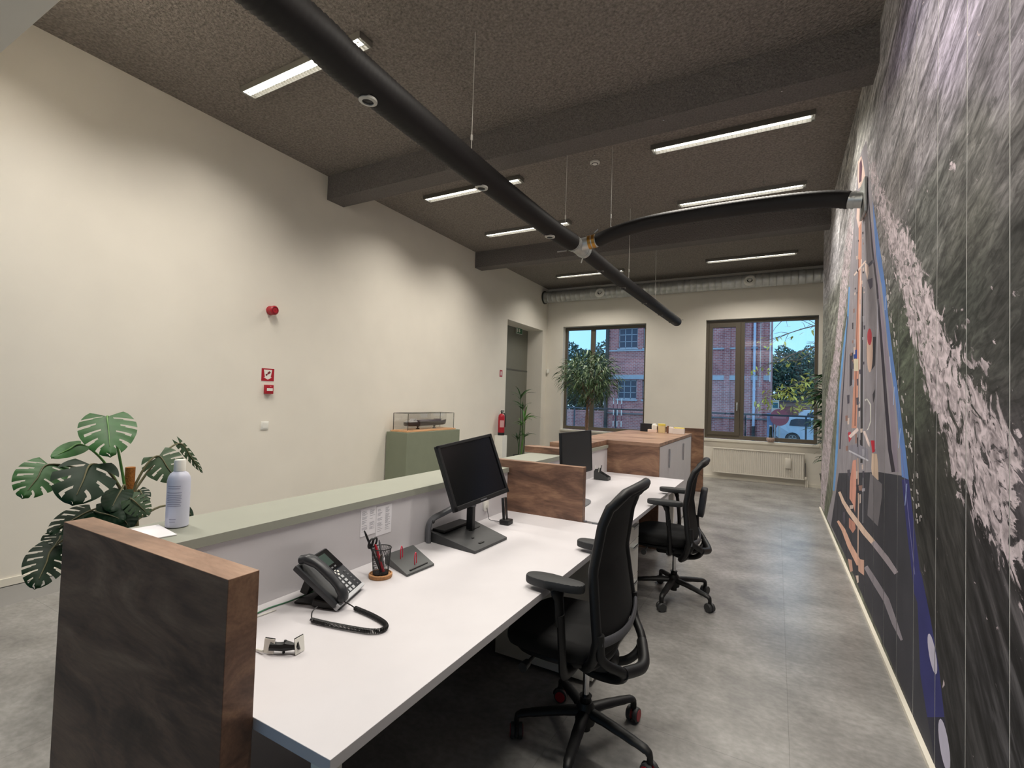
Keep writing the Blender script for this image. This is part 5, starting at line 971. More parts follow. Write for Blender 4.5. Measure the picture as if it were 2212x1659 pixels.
MB().tube(curve_pts([(.0, .02, .45), (.03, .075, .42), (.045, .085, .30), (.04, .08, .16)], 6), .010, 8).obj('hose', m_black, ex, True)
MB().faces([(.0665*math.cos(t_), .0665*math.sin(t_), z_) for z_ in (.14, .30) for t_ in [-1.6+i*.2 for i in range(11)]], [(i, i+1, 12+i, 11+i) for i in range(10)]) if False else None
lb = MB(); lb.faces([(.0665*math.cos(t_), .0665*math.sin(t_), z_) for z_ in (.16, .30) for t_ in [-1.5+i*.14 for i in range(11)]], [(i, i+1, 12+i, 11+i) for i in range(10)]); lb.obj('label', pm('extinguisher_label', (206, 160, 160), .5), ex)
tag(MB().box((XL+.015, 8.345, 0), (XL+.20, 8.535, .752), .003).obj('extinguisher_pedestal', m_whitep), 'slim white pedestal under the red fire extinguisher', 'pedestal')
eg = empty('exit_sign', (XL-.395, 10.0, 3.10), 'small green and white emergency exit sign inside the top of the passage', 'sign')
MB().box((-.003, -.15, -.075), (.02, .15, .075), .002).obj('box', pm('exit_white', (196, 206, 196), .5), eg)
MB().box((.02, -.135, -.062), (.022, .135, .066)).obj('green_field', pm('exit_green', (40, 104, 70), .5), eg)
Mg = frame(Vector((.022, 0, 0)), Vector((0, 1, 0)), Vector((0, 0, 1)), Vector((1, 0, 0)))
MB().prism([(-.045, .03), (-.045, -.005), (-.075, -.005), (0, -.052), (.075, -.005), (.045, -.005), (.045, .03)][::-1] if False else [(-.02, .045), (.02, .045), (.02, 0), (.045, 0), (0, -.045), (-.045, 0), (-.02, 0)], 0, .0008, Mg).box((-.115, -.045, 0), (-.075, .05, .0008), 0, Mg).obj('arrow', m_whitep, eg)
ts = empty('thermostat', (-4.92, YF, 2.20), 'small white thermostat box on the window wall in the left corner', 'thermostat')
MB().box((-.035, -.025, -.045), (.035, 0, .045), .004).obj('body', m_whitep, ts, True); MB().box((-.028, -.05, -.06), (.028, -.025, .0), .01).obj('sensor', m_whitep, ts, True)
# pedestal with the ship model
tag(MB().box((-4.952, 5.27, 0), (-4.565, 6.56, .965), .002).obj('display_pedestal', m_sagedark), 'tall sage green pedestal against the left wall with a ship model on it', 'pedestal')
sh = empty('model_ship_case', (-4.76, 5.90, .965), 'model of a dark cargo ship in a glass case on a light wooden base', 'model'); ivm = Matrix.Translation(-sh.location)
k(MB().box((-4.925, 5.315, .9655), (-4.60, 6.50, .982), .004).box((-4.91, 5.33, .982), (-4.615, 6.485, .992), .003).obj('base', m_pine, sh), ivm)
gx0, gx1, gy0, gy1, gz0, gz1 = -4.90, -4.625, 5.35, 6.465, .992, 1.235
for a_, b_ in (((gx0, gy0, gz0), (gx0+.003, gy1, gz1)), ((gx1-.003, gy0, gz0), (gx1, gy1, gz1)), ((gx0, gy0, gz0), (gx1, gy0+.003, gz1)), ((gx0, gy1-.003, gz0), (gx1, gy1, gz1)), ((gx0, gy0, gz1-.003), (gx1, gy1, gz1))):
    k(B('glass_pane', a_, b_, m_caseglass, sh), ivm)
ed = MB()
for x in (gx0, gx1):
    for y in (gy0, gy1): ed.box((x-.003, y-.003, gz0), (x+.003, y+.003, gz1))
    ed.box((x-.003, gy0, gz1-.003), (x+.003, gy1, gz1+.003))
for y in (gy0, gy1): ed.box((gx0, y-.003, gz1-.003), (gx1, y+.003, gz1+.003))
k(ed.obj('glass_edges', m_caseedge, sh), ivm)
# hull lofted along y
hull = MB(); st_ = [(5.44, .015, 1.075, 1.098), (5.47, .055, 1.045, 1.10), (5.56, .062, 1.040, 1.10), (6.20, .064, 1.040, 1.104), (6.32, .056, 1.042, 1.108), (6.40, .022, 1.052, 1.116), (6.435, .002, 1.075, 1.124)]
vs = []; fs = []
for (y, w_, zb_, zt_) in st_: vs += [(-4.76-w_, y, zt_), (-4.76-w_*.93, y, zb_+.012), (-4.76-w_*.5, y, zb_), (-4.76+w_*.5, y, zb_), (-4.76+w_*.93, y, zb_+.012), (-4.76+w_, y, zt_)]
for i in range(len(st_)-1):
    for j in range(5): fs.append((i*6+j, i*6+j+1, i*6+j+7, i*6+j+6))
    fs.append((i*6+5, i*6, i*6+6, i*6+11))
fs.append((0, 1, 2, 3, 4, 5)); hull.faces(vs, fs)
k(hull.obj('hull', pm('hull_dark', (44, 34, 36), .4), sh, True, 30), ivm)
k(MB().box((-4.81, 5.70, 1.102), (-4.71, 6.24, 1.128), .004).box((-4.80, 6.16, 1.128), (-4.72, 6.28, 1.138), .003).obj('hatch_covers', pm('hatch_purple_grey', (96, 86, 94), .5), sh), ivm)
su = MB(); su.box((-4.81, 5.50, 1.10), (-4.71, 5.66, 1.118), .002); su.box((-4.80, 5.58, 1.118), (-4.72, 5.65, 1.138), .002); su.box((-4.815, 5.60, 1.138), (-4.705, 5.635, 1.150), .002); su.tube([(-4.76, 5.55, 1.118), (-4.76, 5.55, 1.145)], .008, 8); su.tube([(-4.76, 6.35, 1.11), (-4.76, 6.35, 1.17)], .002, 5); su.tube([(-4.76, 5.61, 1.15), (-4.76, 5.61, 1.175)], .002, 5)
k(su.obj('superstructure', pm('ship_white', (206, 204, 204), .5), sh), ivm)
for y in (5.73, 6.13): k(MB().lathe([(.03, 0), (.028, .008), (.012, .02), (.012, .034), (.026, .048)], 16, Matrix.Translation((-4.76, y, .992))).obj('support_foot', m_black, sh, True), ivm)
k(MB().box((-4.64, 5.40, .992), (-4.628, 5.48, .995)).obj('name_plate', m_black2, sh), ivm)
# ================================================================== WINDOW WALL
ra = empty('radiator', (-.335, YF-.09, .13), 'long white ribbed panel radiator under the right window', 'radiator'); ivr = Matrix.Translation(-ra.location)
x0, x1, za, zb_ = -1.13, .472, .135, .625
k(MB().box((x0, YF-.105, za), (x1, YF-.045, zb_), .006).box((x0-.004, YF-.118, zb_-.012), (x1+.004, YF-.035, zb_+.006), .003).box((x0, YF-.112, za-.002), (x1, YF-.10, za+.018), .003).obj('panel', m_radi, ra), ivr)
rb_ = MB(); n_ = 44
for i in range(n_):
    x = x0+.02+(x1-x0-.04)*i/(n_-1); rb_.prism([(x-.011, YF-.104), (x-.006, YF-.113), (x+.006, YF-.113), (x+.011, YF-.104)], za+.025, zb_-.02)
k(rb_.obj('ribs', m_radi, ra), ivr)
k(MB().tube([(x1+.03, YF-.08, .0), (x1+.03, YF-.08, .16), (x1, YF-.08, .17)], .010, 10).tube([(x1+.055, YF-.08, .0), (x1+.055, YF-.08, .13)], .010, 10).box((x1+.005, YF-.095, .14), (x1+.045, YF-.065, .19), .006).obj('valve_pipes', m_radi, ra, True), ivr)
k(MB().box((x1+.012, YF-.07, .20), (x1+.022, YF-.055, .45), .002).obj('side_bleed', m_greyp, ra), ivr)
hmf = empty('humidifier', (.205, YF-.13, .33), 'flat white water evaporator hanging on the radiator front', 'humidifier')
MB().box((-.048, -.022, 0), (.048, .014, .195), .008).obj('tank', m_radi, hmf, True); MB().tube([(-.03, 0, .19), (-.03, .012, .25)], .003, 6).tube([(.03, 0, .19), (.03, .012, .25)], .003, 6).obj('hook', m_radi, hmf)
# little glass pot with a dark plant stem on the right sill
gp = empty('glass_pot', (-.09, YF-.0, .812), 'round clear glass pot with pebbles and a dark bottle-like plant on the right window sill', 'plant pot'); gp.location = (-.095, YF+.0, .803)
MB().lathe([(.055, 0), (.078, .03), (.082, .07), (.07, .11), (.058, .125)], 28, cap=False).lathe([(0, 0), (.055, 0)], 20, cap=False).obj('glass_bowl', m_caseglass, gp, True)
MB().lathe([(0, .003), (.052, .003), (.074, .032), (.076, .07), (.066, .085), (0, .09)], 24).obj('pebbles', pm('pebbles', (196, 168, 156), .8, bump=1, bscale=60, var=.4, vscale=60), gp, True)
MB().tube([(0, 0, .08), (0, 0, .12), (0, 0, .26), (0, 0, .31)], [.04, .028, .026, .02], 14).obj('dark_stem', pm('bottle_green', (28, 46, 44), .3), gp, True)
MB().tube([(0, 0, .308), (0, 0, .325)], .026, 14).obj('white_cap', m_whitep, gp, True)
# ================================================================== PLANTS
# --- monstera
def leaf_mesh(base, tip, hw, nslit, slit, seed, ns_flat=0):
    rnd = random.Random(seed); base, tip = Vector(base), Vector(tip)
    ax = tip-base; L = ax.length; ax.normalize()
    camd = (Vector((0, 0, 1.5))-base).normalized(); n_ = camd*.8+Vector((0, 0, .45)); n_ = (n_-ax*n_.dot(ax)).normalized(); sd = ax.cross(n_).normalized()
    nt, nu = nslit*9+12, 24; vs = []; sh = .8/max(nslit, 1)
    def wf(t): return hw*max(0.0, math.sin(PI*min(1, (t*.94+.06))**.72))**.62*(1.0 if t < .97 else .5)
    for i in range(nt+1):
        s_0 = -sh+(1+sh)*i/nt
        for j in range(nu+1):
            u = -1+2*j/nu; t = min(1, max(0, s_0+sh*abs(u))); w = wf(t)
            back = -.20*L*abs(u)**1.2*(1-t)**2.2
            cup = -.14*hw*abs(u)**1.7+.012*hw*math.sin(i*.7)*abs(u)
            vs.append(base+ax*(t*L+back+.05*L*abs(u)*t)+sd*(u*w)+n_*(cup-.10*L*(t-.3)**2))
    fs = []; off = rnd.randrange(2, 5)
    for i in range(nt):
        for j in range(nu):
            u = -1+2*(j+.5)/nu; r_ = i+(off if u > 0 else 0); q = r_ % 9; kk = r_//9; au = abs(u)
            wide = (q in (0, 1)) or (q == 2 and au > .62)
            cut = slit and 6 < i < nt-4 and wide and au > (.26 if kk % 2 else .42) and au < (1.1 if kk % 3 else .84)
            if not cut:
                a = j+i*(nu+1); f = (a, a+1, a+nu+2, a+nu+1)
                if (Vector(vs[f[0]])-Vector(vs[f[3]])).length > 1e-7 or (Vector(vs[f[1]])-Vector(vs[f[2]])).length > 1e-7: fs.append(f)
    return vs, fs, (base, tip, n_)
ms = empty('monstera_plant', (-3.1, 1.32, 0), 'tall potted swiss cheese plant with big split leaves behind the wooden end panel', 'plant'); ivp = Matrix.Translation(-ms.location)
k(MB().lathe([(0, .002), (.15, .002), (.19, .38), (.20, .40), (.18, .40), (.17, .36), (0, .35)], 32, Matrix.Translation((-3.1, 1.32, 0))).obj('pot', m_pot, ms, True), ivp)
k(MB().tube([(-3.1, 1.325, .35), (-3.1, 1.325, 1.058)], .023, 12).obj('coir_pole', m_coir, ms, True), ivp)
bod = MB()
for i in range(5):
    a = i*1.4; bod.tube(curve_pts([(-3.1+.03*math.cos(a), 1.32+.03*math.sin(a), .35), (-3.1+.06*math.cos(a), 1.31+.06*math.sin(a), .65), (-3.08+.05*math.cos(a+.5), 1.30+.05*math.sin(a+.5), .93)], 5), .011, 7)
k(bod.obj('stem', m_stem, ms, True), ivp)
LEAVES = [([-3.05,1.189,1.342],[-2.85,1.13,1.18],.118,5,1,m_leaf),([-3.1,1.106,1.197],[-3.0,.97,1.161],.045,5,0,m_leaf),([-3.2,1.017,1.096],[-3.1,.902,.976],.098,5,1,m_leaf),([-2.9,1.076,1.118],[-2.75,.966,.985],.122,3,1,m_leafd),([-3.1,1.459,1.107],[-3.0,1.513,.976],.10,5,1,m_leafg),([-3.2,1.618,1.161],[-3.15,1.736,.98],.026,7,1,m_leafg),([-3.0,1.126,.875],[-2.85,.932,.841],.07,5,1,m_leafd),([-2.9,1.103,.888],[-2.8,1.178,.848],.065,6,0,m_leafd),([-2.85,1.23,.932],[-2.8,1.289,.849],.058,6,1,m_leafg),([-2.95,.975,.742],[-2.8,.871,.632],.085,6,1,m_leafd),([-3.0,1.247,.958],[-2.85,1.146,.901],.065,6,0,m_leafd),([-3.1,1.612,.787],[-3.05,1.635,.734],.025,4,0,m_leafd),([-3.2,1.415,.909],[-3.1,1.41,.86],.043,5,1,m_leafd),([-2.95,1.207,.871],[-2.85,1.229,.793],.08,6,0,m_leafd),([-3.1,1.06,.763],[-3.0,.982,.721],.07,6,1,m_leafd)]
words = {0: 'topmost bright green split leaf', 3: 'large dark leaf', 4: 'grey-green split leaf on the right'}
for i, (b_, t_, hw_, ns_, sl_, mt_) in enumerate(LEAVES):
    vs, fs, (bb, tt, nn) = leaf_mesh(b_, t_, hw_, ns_, sl_, i+11)
    o = MB(); o.faces(vs, fs); o = k(o.obj('leaf', mt_, ms, True, 80), ivp)
    if i in words: o['label'] = words[i]
    root = Vector((-3.08, 1.31, .88 if b_[2] > .95 else .74))
    st_m = MB(); mid = root.lerp(Vector(b_), .55)+Vector((0, 0, .05)); P = curve_pts([root, mid, Vector(b_), Vector(b_).lerp(Vector(t_), .5)+nn*.003, Vector(t_).lerp(Vector(b_), .15)-nn*.004], 6)
    n3 = len(P); st_m.tube(P, [.0075-.0065*q/n3 for q in range(n3)], 7); k(st_m.obj('leaf_stalk', m_stem if i not in (0, 1) else pm('green_stem', (84, 130, 62), .5), ms, True), ivp)
# --- blades for the bushy plants
def blade(mb, p, d, L, w, droop, mi=0, clampx=None):
    d = d.normalized(); s = d.cross(Vector((0, 0, 1)))
    if s.length < .1: s = Vector((1, 0, 0))
    s.normalize(); s = (s+Vector((random.uniform(-.5, .5), random.uniform(-.5, .5), random.uniform(-.5, .5)))).normalized()
    a = []; q = p.copy(); dd = d.copy(); n_ = 4
    prof = (.25, 1, .9, .5, .02)
    for i in range(n_+1):
        a.append((q-s*w*prof[i], q+s*w*prof[i])); q = q+dd*(L/n_); dd = (dd+Vector((0, 0, -droop))).normalized()
    vs = [v for pr in a for v in pr]
    if clampx is not None: vs = [Vector((max(v.x, clampx), v.y, v.z)) for v in vs]
    mb.faces(vs, [(2*i, 2*i+1, 2*i+3, 2*i+2) for i in range(n_)], mi)
random.seed(21)
fi = empty('ficus_tree', (-3.47, 9.6, 0), 'indoor tree with a round crown of narrow leaves before the left window', 'plant'); ivf = Matrix.Translation(-fi.location)
k(MB().lathe([(0, .002), (.17, .002), (.2, .42), (.21, .44), (.19, .44), (.18, .40), (0, .39)], 32, Matrix.Translation((-3.47, 9.6, 0))).obj('pot', m_pot, fi, True), ivf)
tr = MB()
for s_ in (0, PI): tr.tube([(-3.47+.018*math.cos(s_+z*5), 9.6+.018*math.sin(s_+z*5), .39+z) for z in [i*.07 for i in range(16)]], .019, 9)
for i in range(14):
    a = i*2.4; tr.tube(curve_pts([(-3.47, 9.6, 1.35+.03*i), (-3.47+.22*math.cos(a), 9.6+.22*math.sin(a), 1.62+.03*i), (-3.47+.45*math.cos(a), 9.6+.45*math.sin(a), 1.78+.035*i)], 4), [.012]*4+[.008]*4+[.004], 6)
k(tr.obj('trunk', m_bark, fi, True), ivf)
fo = MB(); c0 = Vector((-3.45, 9.6, 1.98))
for i in range(1700):
    v = Vector((random.gauss(0, 1), random.gauss(0, 1), random.gauss(0, 1))).normalized(); r_ = random.random()**.42
    p = c0+Vector((v.x*.64*r_, v.y*.60*r_, v.z*.50*r_))
    if p.z < 1.60 and math.hypot(p.x-c0.x, p.y-c0.y) > .48: continue
    d = Vector((v.x, v.y, v.z*.4+random.uniform(-.2, .5)))+Vector((random.uniform(-.5, .5),)*3)
    blade(fo, p, d, random.uniform(.15, .25), random.uniform(.009, .015), random.uniform(.3, .7), 1 if random.random() < .22 else 0)
o = k(fo.obj('foliage', [m_ficus, m_ficus2], fi), ivf); o['kind'] = 'stuff'
# --- palm beside the passage
pa = empty('palm_plant', (-4.70, 9.02, 0), 'young potted palm with arching fronds standing in front of the passage', 'plant'); ivq = Matrix.Translation(-pa.location)
k(MB().lathe([(0, .002), (.13, .002), (.16, .30), (.17, .32), (.15, .32), (.145, .29), (0, .28)], 28, Matrix.Translation((-4.70, 9.02, 0))).obj('pot', m_pot, pa, True), ivq)
random.seed(5)
FR = [((-4.745, 9.0, .28), (-4.74, 9.0, 1.52), (.1, .1, 1), .34, 1, 9), ((-4.70, 9.02, .28), (-4.70, 9.04, 1.30), (0, -.3, .9), .26, 1, 9), ((-4.70, 9.02, .28), (-4.66, 9.06, 1.06), (.5, .5, .6), .36, 0, 13), ((-4.70, 9.02, .28), (-4.70, 9.02, .96), (-.2, -.5, .6), .27, 0, 9),
      ((-4.74, 8.98, .28), (-4.76, 8.96, .66), (0, -.4, .8), .24, 1, 8), ((-4.68, 9.05, .28), (-4.66, 9.10, .72), (.2, .5, .7), .26, 1, 8)]
for (r0, nd, dr_, L, dk, nb_) in FR:
    m = MB(); r0, nd, dv = Vector(r0), Vector(nd), Vector(dr_).normalized()
    P = curve_pts([r0, r0.lerp(nd, .5)+Vector((.012, .012, 0)), nd], 6)
    m.tube(P, [.011-.006*i/len(P) for i in range(len(P))], 7)
    for i in range(nb_):
        a = 2*PI*i/nb_+.4; d = dv*.9+Vector((math.cos(a), math.sin(a), .1))*random.uniform(.5, 1.3)
        blade(m, nd+Vector((0, 0, random.uniform(-.05, .03))), d, L*random.uniform(.8, 1.15), .019, .30, 0, XL+.012)
    k(m.obj('frond', m_palmd if dk else m_palm, pa), ivq)
# --- plant in the alcove behind the end of the mural
random.seed(9)
dp = empty('corner_plant', (.86, 9.75, 0), 'tall dark leafy plant by the right window, half hidden by the mural end', 'plant'); ivd2 = Matrix.Translation(-dp.location)
k(MB().lathe([(0, .002), (.16, .002), (.2, .36), (.21, .38), (.19, .38), (.18, .34), (0, .33)], 28, Matrix.Translation((.86, 9.75, 0))).obj('pot', m_pot, dp, True), ivd2)
k(MB().tube([(.86, 9.75, .33), (.85, 9.76, 1.2), (.87, 9.75, 2.1)], .02, 9).obj('trunk', m_bark, dp, True), ivd2)
for cz, rad, nn_, xx_ in ((1.98, .32, 120, .80), (1.72, .42, 130, .74), (1.45, .28, 80, .78), (1.20, .34, 90, .74), (.98, .26, 60, .80), (.68, .24, 30, .78)):
    m = MB()
    for i in range(nn_):
        a = random.uniform(0, 2*PI); p = Vector((xx_, 9.75, cz))+Vector((math.cos(a), math.sin(a), 0))*random.uniform(.02, .1)+Vector((0, 0, random.uniform(-.10, .10)))
        blade(m, p, Vector((math.cos(a), math.sin(a), random.uniform(-.2, .6))), rad*random.uniform(.6, 1), .019, random.uniform(.15, .45), 0)
    k(m.obj('leaf_cluster', pm('dracaena_leaf', (44, 82, 40), .4, var=.4, vscale=8), dp), ivd2)

# ================================================================== OUTSIDE (street level is lower than the floor)
GZ = -.5
def brick_mat(name, c1, c2, cm):
    m = bpy.data.materials.new(name); m.use_nodes = True; n = m.node_tree.nodes; l = m.node_tree.links; b = n['Principled BSDF']; b.inputs['Roughness'].default_value = .9
    g = n.new('ShaderNodeNewGeometry'); s = n.new('ShaderNodeSeparateXYZ'); c = n.new('ShaderNodeCombineXYZ'); ad_ = n.new('ShaderNodeMath'); ad_.operation = 'ADD'
    l.new(g.outputs['Position'], s.inputs[0]); l.new(s.outputs['X'], ad_.inputs[0]); l.new(s.outputs['Y'], ad_.inputs[1]); l.new(ad_.outputs[0], c.inputs[0]); l.new(s.outputs['Z'], c.inputs[1])
    t = n.new('ShaderNodeTexBrick'); t.inputs['Scale'].default_value = 1; t.inputs['Brick Width'].default_value = .24; t.inputs['Row Height'].default_value = .10; t.inputs['Mortar Size'].default_value = .012
    t.inputs['Color1'].default_value = lin(c1); t.inputs['Color2'].default_value = lin(c2); t.inputs['Mortar'].default_value = lin(cm); l.new(c.outputs[0], t.inputs[0])
    nz = n.new('ShaderNodeTexNoise'); nz.inputs['Scale'].default_value = 1.5; nz.inputs['Detail'].default_value = 6; l.new(g.outputs['Position'], nz.inputs[0])
    mr = n.new('ShaderNodeMapRange'); mr.inputs[3].default_value = .6; mr.inputs[4].default_value = 1.4; l.new(nz.outputs[0], mr.inputs[0])
    hs = n.new('ShaderNodeHueSaturation'); l.new(t.outputs[0], hs.inputs['Color']); l.new(mr.outputs[0], hs.inputs['Value']); l.new(hs.outputs[0], b.inputs['Base Color'])
    bp = n.new('ShaderNodeBump'); bp.inputs['Strength'].default_value = .6; bp.inputs['Distance'].default_value = .01; l.new(t.outputs['Fac'], bp.inputs['Height']); bp.invert = True; l.new(bp.outputs[0], b.inputs['Normal'])
    return m
m_brick = brick_mat('weathered_brick', (200, 126, 122), (164, 100, 102), (198, 172, 170))
m_stone = pm('stone_band', (172, 180, 190), .8, var=.08)
m_asph = pm('asphalt', (104, 106, 112), .9, bump=.4, bscale=60, var=.12, vscale=3)
tag(B('street', (-60, YF+.3, GZ-.2), (60, 90, GZ), m_asph), kind='structure')
tag(B('terrace', (-8, YF+.3, GZ), (6, YF+1.75, -.02), pm('terrace_slab', (120, 122, 124), .85)), kind='structure')
bd = empty('brick_building', (-5.1, 33, GZ), 'old purple-brown brick factory building with metal windows across the street', 'building'); ivb2 = Matrix.Translation(-bd.location)
WX = [-9.17+1.62*i for i in range(4)]; WR = [(1.70, 2.95), (5.0, 6.35)]; BY = 31.0
wlm = MB()
def wall_holes(m, x0, x1, z0, z1, holes, y0, y1):
    xs = sorted(set([x0, x1]+[h[0] for h in holes]+[h[1] for h in holes])); zs = sorted(set([z0, z1]+[h[2] for h in holes]+[h[3] for h in holes]))
    for a, b_ in zip(xs[:-1], xs[1:]):
        for c, d in zip(zs[:-1], zs[1:]):
            if any(h[0]-1e-6 <= a and b_ <= h[1]+1e-6 and h[2]-1e-6 <= c and d <= h[3]+1e-6 for h in holes): continue
            m.box((a, y0, c), (b_, y1, d))
hol = [(x, x+1.26, a, b_) for x in WX[:3]+[-7.55-0+1.62*1.0][:0] for a, b_ in WR]
wall_holes(wlm, -9.85, -.35, GZ, 14, hol, BY, BY+.4)
wlm.box((-.75, BY+.4, GZ), (-.35, BY+16, 14)); wlm.box((-9.85, BY+.4, GZ), (-9.45, BY+16, 14))
for x in (-4.25, -2.75, -1.62, -.98): wlm.box((x, BY-.10, GZ), (x+.30, BY, 14))
k(wlm.obj('brick_wall', m_brick, bd), ivb2)
k(MB().box((-9.85, BY-.08, 2.98), (-.35, BY, 3.26)).box((-9.85, BY-.06, 4.80), (-.35, BY, 4.90)).obj('stone_band', m_stone, bd), ivb2)
k(MB().box((-9.85, BY-.14, .72), (-.35, BY, .80)).obj('plinth_ledge', pm('ledge_stone', (110, 112, 118), .8), bd), ivb2)
for x in WX[:3]:
    for a, b_ in WR:
        f = MB(); f.box((x, BY+.15, a), (x+.06, BY+.2, b_)).box((x+1.20, BY+.15, a), (x+1.26, BY+.2, b_)).box((x, BY+.15, a), (x+1.26, BY+.2, a+.07)).box((x, BY+.15, b_-.07), (x+1.26, BY+.2, b_))
        for i in (1, 2): f.box((x+1.26*i/3-.02, BY+.15, a), (x+1.26*i/3+.02, BY+.2, b_)); f.box((x, BY+.15, a+(b_-a)*i/3-.02), (x+1.26, BY+.2, a+(b_-a)*i/3+.02))
        f.box((x-.05, BY-.06, a-.12), (x+1.31, BY+.15, a-.01))
        fo_ = k(f.obj('window', m_stone, bd), ivb2)
        for i in range(3):
            for j in range(3):
                q = MB().box((x+.42*i+.02, BY+.17, a+(b_-a)/3*j+.02), (x+.42*i+.40, BY+.175, a+(b_-a)/3*(j+1)-.02)).obj('pane', pm('far_pane', (58, 64, 84), .25), fo_); pass
k(MB().tube([(-1.15, BY-.2, .35), (-1.15, BY-.2, 14)], .07, 10).tube([(-1.15, BY-.2, 2.4), (-1.15, BY-.2, 2.5)], .09, 10).tube([(-1.15, BY-.2, 4.9), (-1.15, BY-.2, 5.0)], .09, 10).obj('downpipe', pm('pipe_blue_white', (190, 204, 226), .5), bd, True), ivb2)
k(MB().tube([(-1.15, BY-.2, GZ), (-1.15, BY-.2, .35)], .09, 10).tube([(-9.88, BY-.1, GZ), (-9.88, BY-.1, 14)], .12, 10).obj('iron_pipe', m_black2, bd, True), ivb2)
k(MB().tube([(-.85, BY-.13, 2.6), (-.85, BY-.13, 14)], .016, 6).tube([(-.36, BY-.06, 2.9), (-.36, BY-.06, 14)], .035, 8).obj('cable_pipe', m_whitep, bd), ivb2)
tag(MB().box((-22, BY, GZ), (-10.02, BY+.3, .78)).box((-22, BY-.04, .78), (-10.02, BY+.34, .86)).obj('garden_wall', m_brick), 'low brick wall at the left of the factory, seen through the left window', 'wall')
tag(MB().box((-10, 48, GZ), (-.2, 48.4, 2.2)).obj('yard_wall', m_brick), 'brick yard wall far behind the factory', 'wall')
# trees
def foliage_blob(mb, c, rad, n, size, mi=0):
    c = Vector(c)
    for i in range(n):
        v = Vector((random.gauss(0, 1), random.gauss(0, 1), random.gauss(0, 1))).normalized(); r_ = random.random()**.4
        bumpy = 1+.22*math.sin(v.x*7+v.z*5)*math.cos(v.z*6)
        p = c+Vector((v.x*rad[0], v.y*rad[1], v.z*rad[2]))*r_*bumpy
        a = Vector((random.gauss(0, 1), random.gauss(0, 1), random.gauss(0, 1))).normalized(); b_ = a.orthogonal().normalized(); s = size*random.uniform(.6, 1.4)
        mb.faces([p-a*s, p-b_*s*.5, p+a*s, p+b_*s*.5], [(0, 1, 2, 3)], mi)
m_tree = pm('tree_dark', (70, 100, 90), .8, var=.4, vscale=3); m_tree2 = pm('tree_mid', (112, 136, 104), .8, var=.4, vscale=3); m_yel = pm('leaf_yellow', (222, 200, 92), .7, var=.3, vscale=4)
random.seed(33)
def far_tree(loc, ctr, rad, n, size, mats, lab):
    t = empty('tree', loc, lab, 'tree', 'trees outside the windows'); ivt = Matrix.Translation(-t.location)
    m = MB(); foliage_blob(m, ctr, rad, n, size, 0); foliage_blob(m, ctr, (rad[0]*1.03, rad[1]*1.03, rad[2]*1.03), n//4, size, 1)
    o = k(m.obj('foliage', mats, t), ivt); o['kind'] = 'stuff'
    k(MB().tube([loc, (ctr[0], ctr[1], ctr[2])], [.22, .12], 8).obj('trunk', m_bark, t), ivt)
far_tree((-15.6, 43, GZ), (-15.6, 43, 3.3), (4.4, 3, 3.6), 9000, .16, [m_tree, m_tree2], 'dark bluish-green tree beyond the low wall, seen through the left window')
far_tree((1.6, 52, GZ), (1.6, 52, 4.2), (3.2, 2.5, 3.0), 8000, .15, [m_tree, m_tree2], 'dark rounded tree behind the silver car, nearer the factory corner')
far_tree((8.4, 58, GZ), (8.4, 58, 4.8), (3.4, 2.5, 3.4), 8000, .15, [m_tree2, m_tree], 'greyer green tree at the right edge of the right window')
yt = empty('yellow_tree', (4.6, 21.5, GZ), 'tree with bare twigs and drooping yellow leaves in front of the silver car', 'tree'); ivy = Matrix.Translation(-yt.location)
k(MB().tube([(4.6, 21.5, GZ), (4.5, 21.4, 3), (4.3, 21.3, 7.5)], [.2, .16, .1], 9).obj('trunk', m_bark, yt, True), ivy)
br = MB(); lf = MB()
for (s_, e_, n_) in (((4.5, 21.4, 2.9), (-.45, 20, 1.75), 170), ((4.5, 21.4, 2.6), (.5, 20, 1.55), 150), ((4.5, 21.4, 2.5), (1.2, 20.3, 1.75), 120), ((4.4, 21.4, 4.0), (-.45, 20, 3.9), 26), ((4.4, 21.3, 5.4), (.1, 20, 4.6), 0), ((4.3, 21.3, 6.6), (.2, 20, 5.0), 0), ((4.3, 21.3, 6.8), (.5, 20, 5.9), 0), ((4.4, 21.4, 4.6), (.7, 20, 3.2), 26), ((4.4, 21.4, 3.6), (-.6, 20, 2.9), 26), ((4.4, 21.3, 5.8), (1.0, 20, 4.3), 0)):
    s_, e_ = Vector(s_), Vector(e_); m_ = s_.lerp(e_, .55)+Vector((0, 0, .6)); P = curve_pts([s_, m_, e_], 8)
    br.tube(P, [.05-.045*i/len(P) for i in range(len(P))], 5)
    for j in range(12):
        p = P[random.randrange(len(P)//3, len(P))]; d = Vector((random.uniform(-1, .2), random.uniform(-.3, .3), random.uniform(-.9, .7)))*random.uniform(.4, 1.0)
        br.tube([p, p+d*.5+Vector((0, 0, .06)), p+d], [.012, .008, .004], 4)
    for j in range(n_):
        p = P[random.randrange(len(P)*6//10, len(P))]+Vector((random.gauss(0, .20), random.gauss(0, .2), random.gauss(-.10, .14)))
        blade(lf, p, Vector((random.uniform(-1, 1), random.uniform(-.6, .6), random.uniform(-1, .3))), random.uniform(.14, .26), .042, .1, 0)
k(br.obj('branches', m_bark, yt), ivy); o = k(lf.obj('leaves', m_yel, yt), ivy); o['kind'] = 'stuff'
